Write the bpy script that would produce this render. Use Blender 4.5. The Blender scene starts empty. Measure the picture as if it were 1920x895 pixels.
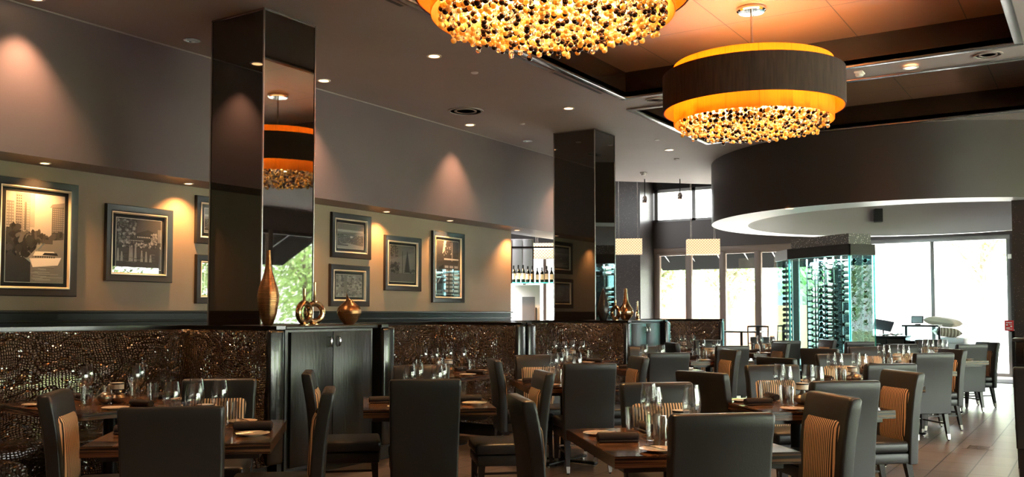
import bpy, bmesh, math, random
from mathutils import Vector, Matrix
random.seed(7)
PI = math.pi
SC = bpy.context.scene
COL = SC.collection

# ------------------------------------------------------------------ camera
CAM_H, FOC, YAW, PITCH, HORIZON = 1.4, 1714.0, math.radians(32.7), math.radians(2.6), 587.0
cam_d = bpy.data.cameras.new('camera'); cam = bpy.data.objects.new('camera', cam_d); COL.objects.link(cam)
cam_d.sensor_fit = 'HORIZONTAL'; cam_d.sensor_width = 36.0; cam_d.lens = 36.0 * FOC / 1920.0
CY = HORIZON - FOC * math.tan(PITCH)
cam_d.shift_y = (CY - 447.5) / 1920.0
cam_d.clip_end = 300
cam.location = (0, 0, CAM_H)
cam.rotation_euler = (PI / 2 + PITCH, 0, YAW - PI / 2)
SC.camera = cam
# ------------------------------------------------------------------ colour, light, sky
SC.view_settings.view_transform = 'Standard'; SC.view_settings.look = 'None'
SC.view_settings.gamma = 1.0; SC.view_settings.use_curve_mapping = False
SC.view_settings.exposure = 1.78
SC.cycles.use_denoising = True
SC.cycles.max_bounces = 10; SC.cycles.diffuse_bounces = 5; SC.cycles.glossy_bounces = 5
SC.cycles.transmission_bounces = 6; SC.cycles.transparent_max_bounces = 40
SC.cycles.sample_clamp_indirect = 6.0
SC.cycles.caustics_reflective = False; SC.cycles.caustics_refractive = False
SKY, SUN, CAN, SOFCAN, BULB = 6.0, 14.0, 95.0, 48.0, 17.0
world = bpy.data.worlds.new('sky'); SC.world = world; world.use_nodes = True
wn = world.node_tree.nodes; wn.clear(); wl = world.node_tree.links
w_out = wn.new('ShaderNodeOutputWorld'); w_bg = wn.new('ShaderNodeBackground')
w_tc = wn.new('ShaderNodeTexCoord'); w_sep = wn.new('ShaderNodeSeparateXYZ'); w_cr = wn.new('ShaderNodeValToRGB')
w_cr.color_ramp.elements[0].position = 0.45; w_cr.color_ramp.elements[0].color = (0.84, 0.83, 0.80, 1)
w_cr.color_ramp.elements[1].position = 0.9; w_cr.color_ramp.elements[1].color = (0.80, 0.85, 0.90, 1)
w_map = wn.new('ShaderNodeMapRange'); w_map.inputs[1].default_value = -1
wl.new(w_tc.outputs['Generated'], w_sep.inputs[0]); wl.new(w_sep.outputs['Z'], w_map.inputs[0])
wl.new(w_map.outputs[0], w_cr.inputs[0]); wl.new(w_cr.outputs[0], w_bg.inputs[0])
w_bg.inputs[1].default_value = SKY; wl.new(w_bg.outputs[0], w_out.inputs[0])
sun_d = bpy.data.lights.new('sun', 'SUN'); sun_d.energy = SUN; sun_d.angle = 0.03; sun_d.color = (1, 0.95, 0.86)
sun = bpy.data.objects.new('sun', sun_d); COL.objects.link(sun)
sun.rotation_euler = Vector((-0.45, -0.30, -1.0)).to_track_quat('-Z', 'Y').to_euler()

def portal(name, cx, cy, cz, sx, sz, dirv):
    d = bpy.data.lights.new(name, 'AREA'); d.shape = 'RECTANGLE'; d.size = sx; d.size_y = sz
    d.cycles.is_portal = True
    o = bpy.data.objects.new(name, d); COL.objects.link(o); o.location = (cx, cy, cz)
    o.rotation_euler = Vector(dirv).to_track_quat('-Z', 'Y').to_euler()
portal('window_portal', 23.2, 5.9, 1.6, 8.6, 3.2, (-1, 0, 0))
portal('clerestory_portal', 23.2, 7.2, 4.3, 6.0, 1.0, (-1, 0, 0))
portal('side_portal', 11.0, -6.4, 1.9, 17.6, 3.5, (0, 1, 0))

# ------------------------------------------------------------------ picture rays -> world points
FW = Vector((math.cos(YAW) * math.cos(PITCH), math.sin(YAW) * math.cos(PITCH), math.sin(PITCH)))
RT = Vector((math.sin(YAW), -math.cos(YAW), 0)); UP = RT.cross(FW)
def ray(x, y): return FW + RT * ((x - 960) / FOC) + UP * ((CY - y) / FOC)
def at(x, y, X=None, Y=None, Z=None):
    r = ray(x, y)
    t = (Z - CAM_H) / r.z if Z is not None else (X / r.x if X is not None else Y / r.y)
    return Vector((0, 0, CAM_H)) + r * t

# ------------------------------------------------------------------ materials
MATS = {}
def nmat(name):
    m = bpy.data.materials.new(name); m.use_nodes = True
    nt = m.node_tree; b = nt.nodes.get('Principled BSDF'); MATS[name] = m
    return m, nt, b
def mat(name, col, rough=0.5, metal=0.0, spec=0.5, noise=0.0, nscale=8.0, bump=0.0, bscale=60.0, coat=0.0, stretch=None):
    m, nt, b = nmat(name)
    b.inputs['Base Color'].default_value = (*col, 1); b.inputs['Roughness'].default_value = rough
    b.inputs['Metallic'].default_value = metal; b.inputs['Specular IOR Level'].default_value = spec
    b.inputs['Coat Weight'].default_value = coat
    if noise or bump:
        tc = nt.nodes.new('ShaderNodeTexCoord'); mp = nt.nodes.new('ShaderNodeMapping')
        nt.links.new(tc.outputs['Object'], mp.inputs[0])
        if stretch: mp.inputs['Scale'].default_value = stretch
    if noise:
        n = nt.nodes.new('ShaderNodeTexNoise'); n.inputs['Scale'].default_value = nscale; n.inputs['Detail'].default_value = 4
        nt.links.new(mp.outputs[0], n.inputs['Vector'])
        r = nt.nodes.new('ShaderNodeValToRGB')
        r.color_ramp.elements[0].position = 0.3; r.color_ramp.elements[1].position = 0.7
        r.color_ramp.elements[0].color = (*[max(0, c * (1 - noise)) for c in col], 1)
        r.color_ramp.elements[1].color = (*[min(1, c * (1 + noise)) for c in col], 1)
        nt.links.new(n.outputs['Fac'], r.inputs[0]); nt.links.new(r.outputs[0], b.inputs['Base Color'])
    if bump:
        n2 = nt.nodes.new('ShaderNodeTexNoise'); n2.inputs['Scale'].default_value = bscale; n2.inputs['Detail'].default_value = 3
        nt.links.new(mp.outputs[0], n2.inputs['Vector'])
        bp = nt.nodes.new('ShaderNodeBump'); bp.inputs['Strength'].default_value = bump; bp.inputs['Distance'].default_value = 0.01
        nt.links.new(n2.outputs['Fac'], bp.inputs['Height']); nt.links.new(bp.outputs[0], b.inputs['Normal'])
    return m
def emis(name, col, strength):
    m, nt, b = nmat(name)
    b.inputs['Base Color'].default_value = (*col, 1); b.inputs['Emission Color'].default_value = (*col, 1)
    b.inputs['Emission Strength'].default_value = strength
    return m
def pane(name, tint=(1, 1, 1), ior=1.45, boost=1.0, rough=0.0):
    """thin glass: clear straight through, mirror-like by Fresnel"""
    m = bpy.data.materials.new(name); m.use_nodes = True; nt = m.node_tree; nt.nodes.clear(); MATS[name] = m
    o = nt.nodes.new('ShaderNodeOutputMaterial'); mix = nt.nodes.new('ShaderNodeMixShader')
    t = nt.nodes.new('ShaderNodeBsdfTransparent'); t.inputs[0].default_value = (*tint, 1)
    g = nt.nodes.new('ShaderNodeBsdfGlossy'); g.inputs['Roughness'].default_value = rough
    f = nt.nodes.new('ShaderNodeLayerWeight'); f.inputs[0].default_value = 0.5; f0 = boost * ((ior - 1) / (ior + 1)) ** 2
    pw = nt.nodes.new('ShaderNodeMath'); pw.operation = 'POWER'; pw.inputs[1].default_value = 4.5; nt.links.new(f.outputs['Facing'], pw.inputs[0])
    ml = nt.nodes.new('ShaderNodeMath'); ml.operation = 'MULTIPLY_ADD'; ml.inputs[1].default_value = 1 - f0; ml.inputs[2].default_value = f0; ml.use_clamp = True
    nt.links.new(pw.outputs[0], ml.inputs[0]); nt.links.new(ml.outputs[0], mix.inputs[0])
    nt.links.new(t.outputs[0], mix.inputs[1]); nt.links.new(g.outputs[0], mix.inputs[2]); nt.links.new(mix.outputs[0], o.inputs[0])
    return m
def mathn(nt, op, a, b=None):
    n = nt.nodes.new('ShaderNodeMath'); n.operation = op
    for i, v in enumerate((a, b)):
        if v is None: continue
        if isinstance(v, (int, float)): n.inputs[i].default_value = v
        else: nt.links.new(v, n.inputs[i])
    return n.outputs[0]

mat('ceiling_paint', (0.36, 0.30, 0.28), 0.7, noise=0.05, nscale=0.8)
mat('upper_paint', (0.145, 0.106, 0.112), 0.42, noise=0.08, nscale=1.0, bump=0.05, bscale=90)
mat('taupe_paint', (0.31, 0.225, 0.16), 0.55, noise=0.07, nscale=1.2, bump=0.05, bscale=90)
mat('drum_paint', (0.052, 0.038, 0.034), 0.38, noise=0.05, nscale=1.0)
mat('drum_inner_paint', (0.34, 0.32, 0.32), 0.6)
mat('soffit_white', (0.8, 0.78, 0.77), 0.5)
mat('black_lacquer', (0.008, 0.006, 0.005), 0.16, spec=0.5)
mat('brown_lacquer', (0.016, 0.008, 0.005), 0.22, spec=0.5)
mat('edge_metal', (0.42, 0.41, 0.42), 0.25, 0.9)
mat('dark_wood', (0.013, 0.014, 0.013), 0.3, spec=0.6, noise=0.5, nscale=3, stretch=(3, 3, 0.4), bump=0.25, bscale=14)
mat('wainscot_black', (0.010, 0.012, 0.010), 0.4, spec=0.3, noise=0.4, nscale=3, stretch=(.4, 3, 3))
mat('white_plastic', (0.8, 0.78, 0.75), 0.4)
mat('chrome', (0.8, 0.8, 0.8), 0.08, 1.0)
mat('steel', (0.55, 0.52, 0.48), 0.25, 1.0)
mat('black_metal', (0.015, 0.015, 0.015), 0.35, 0.6)
mat('black_plastic', (0.02, 0.02, 0.022), 0.4)
mat('leather', (0.020, 0.020, 0.0202), 0.36, spec=0.55, bump=0.06, bscale=140)
mat('chair_wood', (0.014, 0.009, 0.007), 0.3, spec=0.5)
mat('napkin_cloth', (0.022, 0.014, 0.012), 0.8, bump=0.2, bscale=200)
mat('porcelain', (0.78, 0.66, 0.5), 0.25)
mat('lampshade_white', (0.85, 0.78, 0.68), 0.6)
mat('pewter', (0.33, 0.29, 0.24), 0.28, 0.9)
mat('bronze_vase', (0.42, 0.22, 0.10), 0.26, 0.95, noise=0.3, nscale=5, bump=0.3, bscale=6, stretch=(0.2, 0.2, 25))
mat('gold_vase', (0.62, 0.38, 0.2), 0.16, 1.0, noise=0.15, nscale=8, bump=0.25, bscale=10)
mat('dark_vase', (0.03, 0.028, 0.026), 0.25, 0.5)
mat('frame_black', (0.020, 0.019, 0.020), 0.35)
mat('frame_fillet', (0.8, 0.70, 0.56), 0.3, 0.35)
mat('mount_black', (0.012, 0.012, 0.012), 0.7)
mat('door_frame', (0.22, 0.16, 0.13), 0.4)
mat('alu_frame', (0.25, 0.25, 0.25), 0.4, 0.3)
mat('cushion', (0.55, 0.48, 0.36), 0.8, bump=0.2, bscale=80)
mat('pavement', (0.72, 0.69, 0.65), 0.8, noise=0.08, nscale=0.5)
mat('lawn', (0.30, 0.38, 0.16), 0.9, noise=0.3, nscale=0.8)
mat('bark', (0.16, 0.12, 0.09), 0.9, noise=0.3, nscale=6)
mat('leaves', (0.32, 0.47, 0.15), 0.6, noise=0.45, nscale=1.5)
mat('orange_fence', (0.55, 0.25, 0.12), 0.7)
mat('building_pale', (0.6, 0.6, 0.6), 0.8)
mat('awning_cloth', (0.0025, 0.0025, 0.0025), 0.8, spec=0.03)
mat('bottle_glass', (0.008, 0.014, 0.009), 0.06, spec=0.8)
mat('foil_red', (0.16, 0.02, 0.02), 0.35, 0.3)
mat('bottle_label', (0.85, 0.76, 0.6), 0.6)
mat('amber_liquor', (0.35, 0.12, 0.02), 0.1, spec=0.7)
mat('sign_red', (0.65, 0.03, 0.03), 0.4)
mat('bead_dark', (0.06, 0.03, 0.018), 0.06, 0.9)
mat('high_ceiling', (0.012, 0.011, 0.011), 0.7)
mat('wine_wood', (0.022, 0.015, 0.012), 0.45, noise=0.3, nscale=6, stretch=(1, 1, 6))
mat('linen', (0.7, 0.68, 0.64), 0.9)
mat('outer_shade', (0.06, 0.034, 0.026), 0.85, noise=0.35, nscale=40, stretch=(1, 1, 0.1))
pane('window_glass', (0.97, 0.99, 0.98), 1.3)
pane('picture_glass', (1, 1, 1), 1.5, 1.6)
pane('table_glass', (0.93, 0.93, 0.93), 1.5, 2.6, 0.02)
pane('cabinet_glass', (0.72, 0.89, 0.90), 1.5, .45)
mat('glass_edge', (0.1, 0.75, 0.7), 0.1)
MATS['glass_edge'].node_tree.nodes['Principled BSDF'].inputs['Transmission Weight'].default_value = 0.5
emis('can_glow', (1.0, 0.52, 0.22), 3.0)
emis('added_cool_glow', (0.5, 0.95, 1.0), 1.5)  # cool glow of the strips added inside the wine cabinet
emis('bulb_glow', (1.0, 0.66, 0.28), 30)

# mirror-black glass of the columns
m, nt, b = nmat('mirror_glass')
b.inputs['Base Color'].default_value = (0.012, 0.008, 0.006, 1); b.inputs['Roughness'].default_value = 0.02
b.inputs['IOR'].default_value = 1.8; b.inputs['Specular IOR Level'].default_value = 0.6; b.inputs['Coat Weight'].default_value = 0.3; b.inputs['Coat Roughness'].default_value = 0.0

def translucent(name, col, trans, tcol, stripes=0.0):
    m = bpy.data.materials.new(name); m.use_nodes = True; nt = m.node_tree; nt.nodes.clear(); MATS[name] = m
    o = nt.nodes.new('ShaderNodeOutputMaterial'); mix = nt.nodes.new('ShaderNodeMixShader'); mix.inputs[0].default_value = trans
    d = nt.nodes.new('ShaderNodeBsdfDiffuse'); d.inputs[0].default_value = (*col, 1)
    t = nt.nodes.new('ShaderNodeBsdfTranslucent'); t.inputs[0].default_value = (*tcol, 1)
    nt.links.new(d.outputs[0], mix.inputs[1]); nt.links.new(t.outputs[0], mix.inputs[2]); nt.links.new(mix.outputs[0], o.inputs[0])
    if stripes:
        tc = nt.nodes.new('ShaderNodeTexCoord'); sp = nt.nodes.new('ShaderNodeSeparateXYZ'); nt.links.new(tc.outputs['Object'], sp.inputs[0])
        a = mathn(nt, 'ARCTAN2', sp.outputs[1], sp.outputs[0]); f = mathn(nt, 'FRACT', mathn(nt, 'MULTIPLY', a, 16 / (2 * PI)))
        seam = mathn(nt, 'GREATER_THAN', f, 0.985)
        n = nt.nodes.new('ShaderNodeTexNoise'); n.inputs['Scale'].default_value = 60
        mp = nt.nodes.new('ShaderNodeMapping'); mp.inputs['Scale'].default_value = (1, 1, 0.05)
        nt.links.new(tc.outputs['Object'], mp.inputs[0]); nt.links.new(mp.outputs[0], n.inputs['Vector'])
        fac = mathn(nt, 'MULTIPLY', mathn(nt, 'SUBTRACT', 1.0, mathn(nt, 'MULTIPLY', seam, 0.45)), mathn(nt, 'ADD', 0.75, mathn(nt, 'MULTIPLY', n.outputs['Fac'], 0.5)))
        mc = nt.nodes.new('ShaderNodeVectorMath'); mc.operation = 'SCALE'; mc.inputs[0].default_value = tcol; nt.links.new(fac, mc.inputs['Scale'])
        nt.links.new(mc.outputs[0], t.inputs[0])
    return m
translucent('amber_shade', (0.7, 0.38, 0.08), 0.72, (1.0, 0.50, 0.09), 1.0)
translucent('shade_lining', (0.8, 0.7, 0.5), 0.1, (0.6, 0.4, 0.2))
translucent('bead_amber', (1.0, 0.62, 0.12), 0.6, (1.0, 0.68, 0.16))
emis('diffuser', (1.0, 0.62, 0.25), 1.6)
def glossify(name, f):
    nt = MATS[name].node_tree; o = next(n for n in nt.nodes if n.type == 'OUTPUT_MATERIAL'); src = o.inputs[0].links[0].from_socket
    g = nt.nodes.new('ShaderNodeBsdfGlossy'); g.inputs['Roughness'].default_value = .05; mx = nt.nodes.new('ShaderNodeMixShader'); mx.inputs[0].default_value = f
    nt.links.new(src, mx.inputs[1]); nt.links.new(g.outputs[0], mx.inputs[2]); nt.links.new(mx.outputs[0], o.inputs[0])
glossify('bead_amber', .16)
m, nt, b = nmat('bead_clear'); b.inputs['Base Color'].default_value = (1, 0.85, 0.6, 1); b.inputs['Roughness'].default_value = 0.03
b.inputs['Transmission Weight'].default_value = 0.9; b.inputs['IOR'].default_value = 1.45

# striped upholstery, stripes run up the panel
m, nt, b = nmat('striped_fabric')
tc = nt.nodes.new('ShaderNodeTexCoord'); sp = nt.nodes.new('ShaderNodeSeparateXYZ'); nt.links.new(tc.outputs['Object'], sp.inputs[0])
f = mathn(nt, 'FRACT', mathn(nt, 'MULTIPLY', sp.outputs[1], 1 / 0.0185))
g1 = mathn(nt, 'GREATER_THAN', f, 0.45)
mx = nt.nodes.new('ShaderNodeMix'); mx.data_type = 'RGBA'; nt.links.new(g1, mx.inputs[0])
mx.inputs[6].default_value = (0.02, 0.012, 0.008, 1); mx.inputs[7].default_value = (0.85, 0.56, 0.32, 1)
nt.links.new(mx.outputs[2], b.inputs['Base Color']); b.inputs['Roughness'].default_value = 0.6

# crocodile-embossed bronze leather
m, nt, b = nmat('croc_leather')
tc = nt.nodes.new('ShaderNodeTexCoord'); mp = nt.nodes.new('ShaderNodeMapping'); mp.inputs['Scale'].default_value = (1, 1, 1.3)
nz = nt.nodes.new('ShaderNodeTexNoise'); nz.inputs['Scale'].default_value = 1.6; nt.links.new(tc.outputs['Object'], nz.inputs['Vector'])
vm = nt.nodes.new('ShaderNodeVectorMath'); vm.operation = 'MULTIPLY_ADD'; vm.inputs[1].default_value = (0.32, 0.32, 0.32)
nt.links.new(nz.outputs['Color'], vm.inputs[0]); nt.links.new(tc.outputs['Object'], vm.inputs[2]); nt.links.new(vm.outputs[0], mp.inputs[0])
vo = nt.nodes.new('ShaderNodeTexVoronoi'); vo.feature = 'DISTANCE_TO_EDGE'; vo.inputs['Scale'].default_value = 44; vo.inputs['Randomness'].default_value = 0.3
nt.links.new(mp.outputs[0], vo.inputs['Vector'])
rr = nt.nodes.new('ShaderNodeMapRange'); rr.inputs[2].default_value = 0.22; nt.links.new(vo.outputs['Distance'], rr.inputs[0])
bp = nt.nodes.new('ShaderNodeBump'); bp.inputs['Strength'].default_value = 1.0; bp.inputs['Distance'].default_value = 0.009
nt.links.new(rr.outputs[0], bp.inputs['Height']); nt.links.new(bp.outputs[0], b.inputs['Normal']); nt.links.new(bp.outputs[0], b.inputs['Coat Normal'])
cr = nt.nodes.new('ShaderNodeValToRGB'); cr.color_ramp.elements[0].color = (0.003, 0.0015, 0.001, 1); cr.color_ramp.elements[1].color = (0.09, 0.046, 0.017, 1)
cr.color_ramp.elements[1].position = 0.6
nt.links.new(rr.outputs[0], cr.inputs[0]); nt.links.new(cr.outputs[0], b.inputs['Base Color'])
b.inputs['Roughness'].default_value = 0.19; b.inputs['Metallic'].default_value = 0.6; b.inputs['Specular IOR Level'].default_value = 1.0; b.inputs['Coat Weight'].default_value = 1.0; b.inputs['Coat IOR'].default_value = 2.0; b.inputs['Coat Roughness'].default_value = 0.08

# zebra wood table top with a darker banded border and corner squares
m, nt, b = nmat('table_wood')
tc = nt.nodes.new('ShaderNodeTexCoord'); sp = nt.nodes.new('ShaderNodeSeparateXYZ'); nt.links.new(tc.outputs['Object'], sp.inputs[0])
mp = nt.nodes.new('ShaderNodeMapping'); mp.inputs['Scale'].default_value = (1.5, 28, 28); nt.links.new(tc.outputs['Object'], mp.inputs[0])
n = nt.nodes.new('ShaderNodeTexNoise'); n.inputs['Scale'].default_value = 2.2; n.inputs['Detail'].default_value = 5; nt.links.new(mp.outputs[0], n.inputs['Vector'])
mp2 = nt.nodes.new('ShaderNodeMapping'); mp2.inputs['Scale'].default_value = (28, 1.5, 28); nt.links.new(tc.outputs['Object'], mp2.inputs[0])
n2 = nt.nodes.new('ShaderNodeTexNoise'); n2.inputs['Scale'].default_value = 2.2; n2.inputs['Detail'].default_value = 5; nt.links.new(mp2.outputs[0], n2.inputs['Vector'])
ax = mathn(nt, 'ABSOLUTE', sp.outputs[0]); ay = mathn(nt, 'ABSOLUTE', sp.outputs[1])
ex = mathn(nt, 'GREATER_THAN', ax, 0.33); ey = mathn(nt, 'GREATER_THAN', ay, 0.30)
corner = mathn(nt, 'MULTIPLY', ex, ey)
mixn = nt.nodes.new('ShaderNodeMix'); nt.links.new(ey, mixn.inputs[0]); nt.links.new(n.outputs['Fac'], mixn.inputs[2]); nt.links.new(n2.outputs['Fac'], mixn.inputs[3])
cr = nt.nodes.new('ShaderNodeValToRGB'); e = cr.color_ramp.elements
e[0].position = 0.38; e[0].color = (0.011, 0.004, 0.0025, 1); e[1].position = 0.60; e[1].color = (0.30, 0.14, 0.062, 1)
nt.links.new(mixn.outputs[0], cr.inputs[0])
mx = nt.nodes.new('ShaderNodeMix'); mx.data_type = 'RGBA'; nt.links.new(mathn(nt, 'MULTIPLY', corner, 0.85), mx.inputs[0]); nt.links.new(cr.outputs[0], mx.inputs[6]); mx.inputs[7].default_value = (0.015, 0.007, 0.004, 1)
nt.links.new(mx.outputs[2], b.inputs['Base Color']); b.inputs['Roughness'].default_value = 0.16; b.inputs['Coat Weight'].default_value = 0.3; b.inputs['Coat Roughness'].default_value = 0.05

m, nt, b = nmat('table_edge')
tc = nt.nodes.new('ShaderNodeTexCoord'); mp = nt.nodes.new('ShaderNodeMapping'); mp.inputs['Scale'].default_value = (1.2, 1.2, 110); nt.links.new(tc.outputs['Object'], mp.inputs[0])
n = nt.nodes.new('ShaderNodeTexNoise'); n.inputs['Scale'].default_value = 1.5; n.inputs['Detail'].default_value = 2; nt.links.new(mp.outputs[0], n.inputs['Vector'])
cr = nt.nodes.new('ShaderNodeValToRGB'); e = cr.color_ramp.elements
e[0].position = 0.42; e[0].color = (0.012, 0.005, 0.003, 1); e[1].position = 0.62; e[1].color = (0.15, 0.065, 0.03, 1)
nt.links.new(n.outputs['Fac'], cr.inputs[0]); nt.links.new(cr.outputs[0], b.inputs['Base Color']); b.inputs['Roughness'].default_value = 0.25

# floor: long wood-look porcelain tiles laid in straight lanes
m, nt, b = nmat('floor_tile')
tc = nt.nodes.new('ShaderNodeTexCoord'); mp = nt.nodes.new('ShaderNodeMapping'); mp.inputs['Location'].default_value = (0.1, -0.09, 0)
nt.links.new(tc.outputs['Object'], mp.inputs[0])
bk = nt.nodes.new('ShaderNodeTexBrick'); bk.offset = 0.0; bk.squash = 1.0
bk.inputs['Scale'].default_value = 1.0; bk.inputs['Brick Width'].default_value = 0.6; bk.inputs['Row Height'].default_value = 0.3
bk.inputs['Mortar Size'].default_value = 0.006; bk.inputs['Mortar Smooth'].default_value = 0.2
bk.inputs['Color1'].default_value = (0.185, 0.145, 0.125, 1); bk.inputs['Color2'].default_value = (0.14, 0.11, 0.095, 1); bk.inputs['Mortar'].default_value = (0.012, 0.009, 0.008, 1)
nt.links.new(mp.outputs[0], bk.inputs['Vector'])
mp3 = nt.nodes.new('ShaderNodeMapping'); mp3.inputs['Scale'].default_value = (12, 1.2, 1); nt.links.new(tc.outputs['Object'], mp3.inputs[0])
n = nt.nodes.new('ShaderNodeTexNoise'); n.inputs['Scale'].default_value = 1.6; n.inputs['Detail'].default_value = 5; nt.links.new(mp3.outputs[0], n.inputs['Vector'])
mu = nt.nodes.new('ShaderNodeMix'); mu.data_type = 'RGBA'; mu.blend_type = 'MULTIPLY'; mu.inputs[0].default_value = 1
ra = nt.nodes.new('ShaderNodeValToRGB'); ra.color_ramp.elements[0].color = (0.6, 0.6, 0.6, 1); ra.color_ramp.elements[1].color = (1.3, 1.3, 1.3, 1)
nt.links.new(n.outputs['Fac'], ra.inputs[0]); nt.links.new(bk.outputs['Color'], mu.inputs[6]); nt.links.new(ra.outputs[0], mu.inputs[7])
nt.links.new(mu.outputs[2], b.inputs['Base Color']); b.inputs['Roughness'].default_value = 0.36; b.inputs['Specular IOR Level'].default_value = 0.6
bp = nt.nodes.new('ShaderNodeBump'); bp.inputs['Strength'].default_value = 0.4; bp.inputs['Distance'].default_value = 0.003; bp.invert = True
nt.links.new(bk.outputs['Fac'], bp.inputs['Height']); nt.links.new(bp.outputs[0], b.inputs['Normal'])

# recessed tray panels with thin joints
m, nt, b = nmat('tray_panel')
tc = nt.nodes.new('ShaderNodeTexCoord'); bk = nt.nodes.new('ShaderNodeTexBrick'); bk.offset = 0.0
bk.inputs['Scale'].default_value = 1.0; bk.inputs['Brick Width'].default_value = 1.4; bk.inputs['Row Height'].default_value = 1.15; bk.inputs['Mortar Size'].default_value = 0.006
for k in ('Color1', 'Color2'): bk.inputs[k].default_value = (0.18, 0.092, 0.05, 1)
bk.inputs['Mortar'].default_value = (0.03, 0.02, 0.015, 1); nt.links.new(tc.outputs['Object'], bk.inputs['Vector']); nt.links.new(bk.outputs['Color'], b.inputs['Base Color'])
b.inputs['Roughness'].default_value = 0.5

# speckled dark wallcovering
def speckle(name, base, dot, sc=26, thr=0.2):
    m, nt, b = nmat(name)
    tc = nt.nodes.new('ShaderNodeTexCoord'); vo = nt.nodes.new('ShaderNodeTexVoronoi'); vo.inputs['Scale'].default_value = sc; nt.links.new(tc.outputs['Object'], vo.inputs['Vector'])
    l = mathn(nt, 'LESS_THAN', vo.outputs['Distance'], thr)
    mx = nt.nodes.new('ShaderNodeMix'); mx.data_type = 'RGBA'; nt.links.new(l, mx.inputs[0]); mx.inputs[6].default_value = (*base, 1); mx.inputs[7].default_value = (*dot, 1)
    nt.links.new(mx.outputs[2], b.inputs['Base Color']); b.inputs['Roughness'].default_value = 0.35
speckle('wallcovering', (0.03, 0.024, 0.022), (0.12, 0.10, 0.085))
speckle('wallcovering_grey', (0.15, 0.142, 0.135), (0.75, 0.72, 0.68), 30, 0.24)

# patterned pendant shade, lit from within
m, nt, b = nmat('pendant_shade')
tc = nt.nodes.new('ShaderNodeTexCoord'); sp = nt.nodes.new('ShaderNodeSeparateXYZ'); nt.links.new(tc.outputs['Object'], sp.inputs[0])
u = mathn(nt, 'ADD', sp.outputs[0], sp.outputs[1])
s1 = mathn(nt, 'SINE', mathn(nt, 'MULTIPLY', mathn(nt, 'ADD', u, sp.outputs[2]), 52)); s2 = mathn(nt, 'SINE', mathn(nt, 'MULTIPLY', mathn(nt, 'SUBTRACT', u, sp.outputs[2]), 52))
gg = mathn(nt, 'LESS_THAN', mathn(nt, 'ABSOLUTE', mathn(nt, 'MULTIPLY', s1, s2)), 0.14)
mx = nt.nodes.new('ShaderNodeMix'); mx.data_type = 'RGBA'; nt.links.new(gg, mx.inputs[0]); mx.inputs[6].default_value = (1, 0.82, 0.52, 1); mx.inputs[7].default_value = (0.45, 0.17, 0.04, 1)
nt.links.new(mx.outputs[2], b.inputs['Base Color']); nt.links.new(mx.outputs[2], b.inputs['Emission Color']); b.inputs['Emission Strength'].default_value = 0.25
# striped cushion
m, nt, b = nmat('striped_cushion')
tc = nt.nodes.new('ShaderNodeTexCoord'); sp = nt.nodes.new('ShaderNodeSeparateXYZ'); nt.links.new(tc.outputs['Object'], sp.inputs[0])
f = mathn(nt, 'GREATER_THAN', mathn(nt, 'FRACT', mathn(nt, 'MULTIPLY', sp.outputs[1], 16)), 0.5)
mx = nt.nodes.new('ShaderNodeMix'); mx.data_type = 'RGBA'; nt.links.new(f, mx.inputs[0]); mx.inputs[6].default_value = (0.2, 0.15, 0.1, 1); mx.inputs[7].default_value = (0.6, 0.52, 0.4, 1)
nt.links.new(mx.outputs[2], b.inputs['Base Color'])
GREYS = {}
def grey(v):
    k = 'print_grey_%02d' % int(v * 20)
    if k not in MATS: w_ = v ** 1.5; mat(k, (w_ * 1.0, w_ * 0.93, w_ * 0.9), 0.6)
    return k

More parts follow.
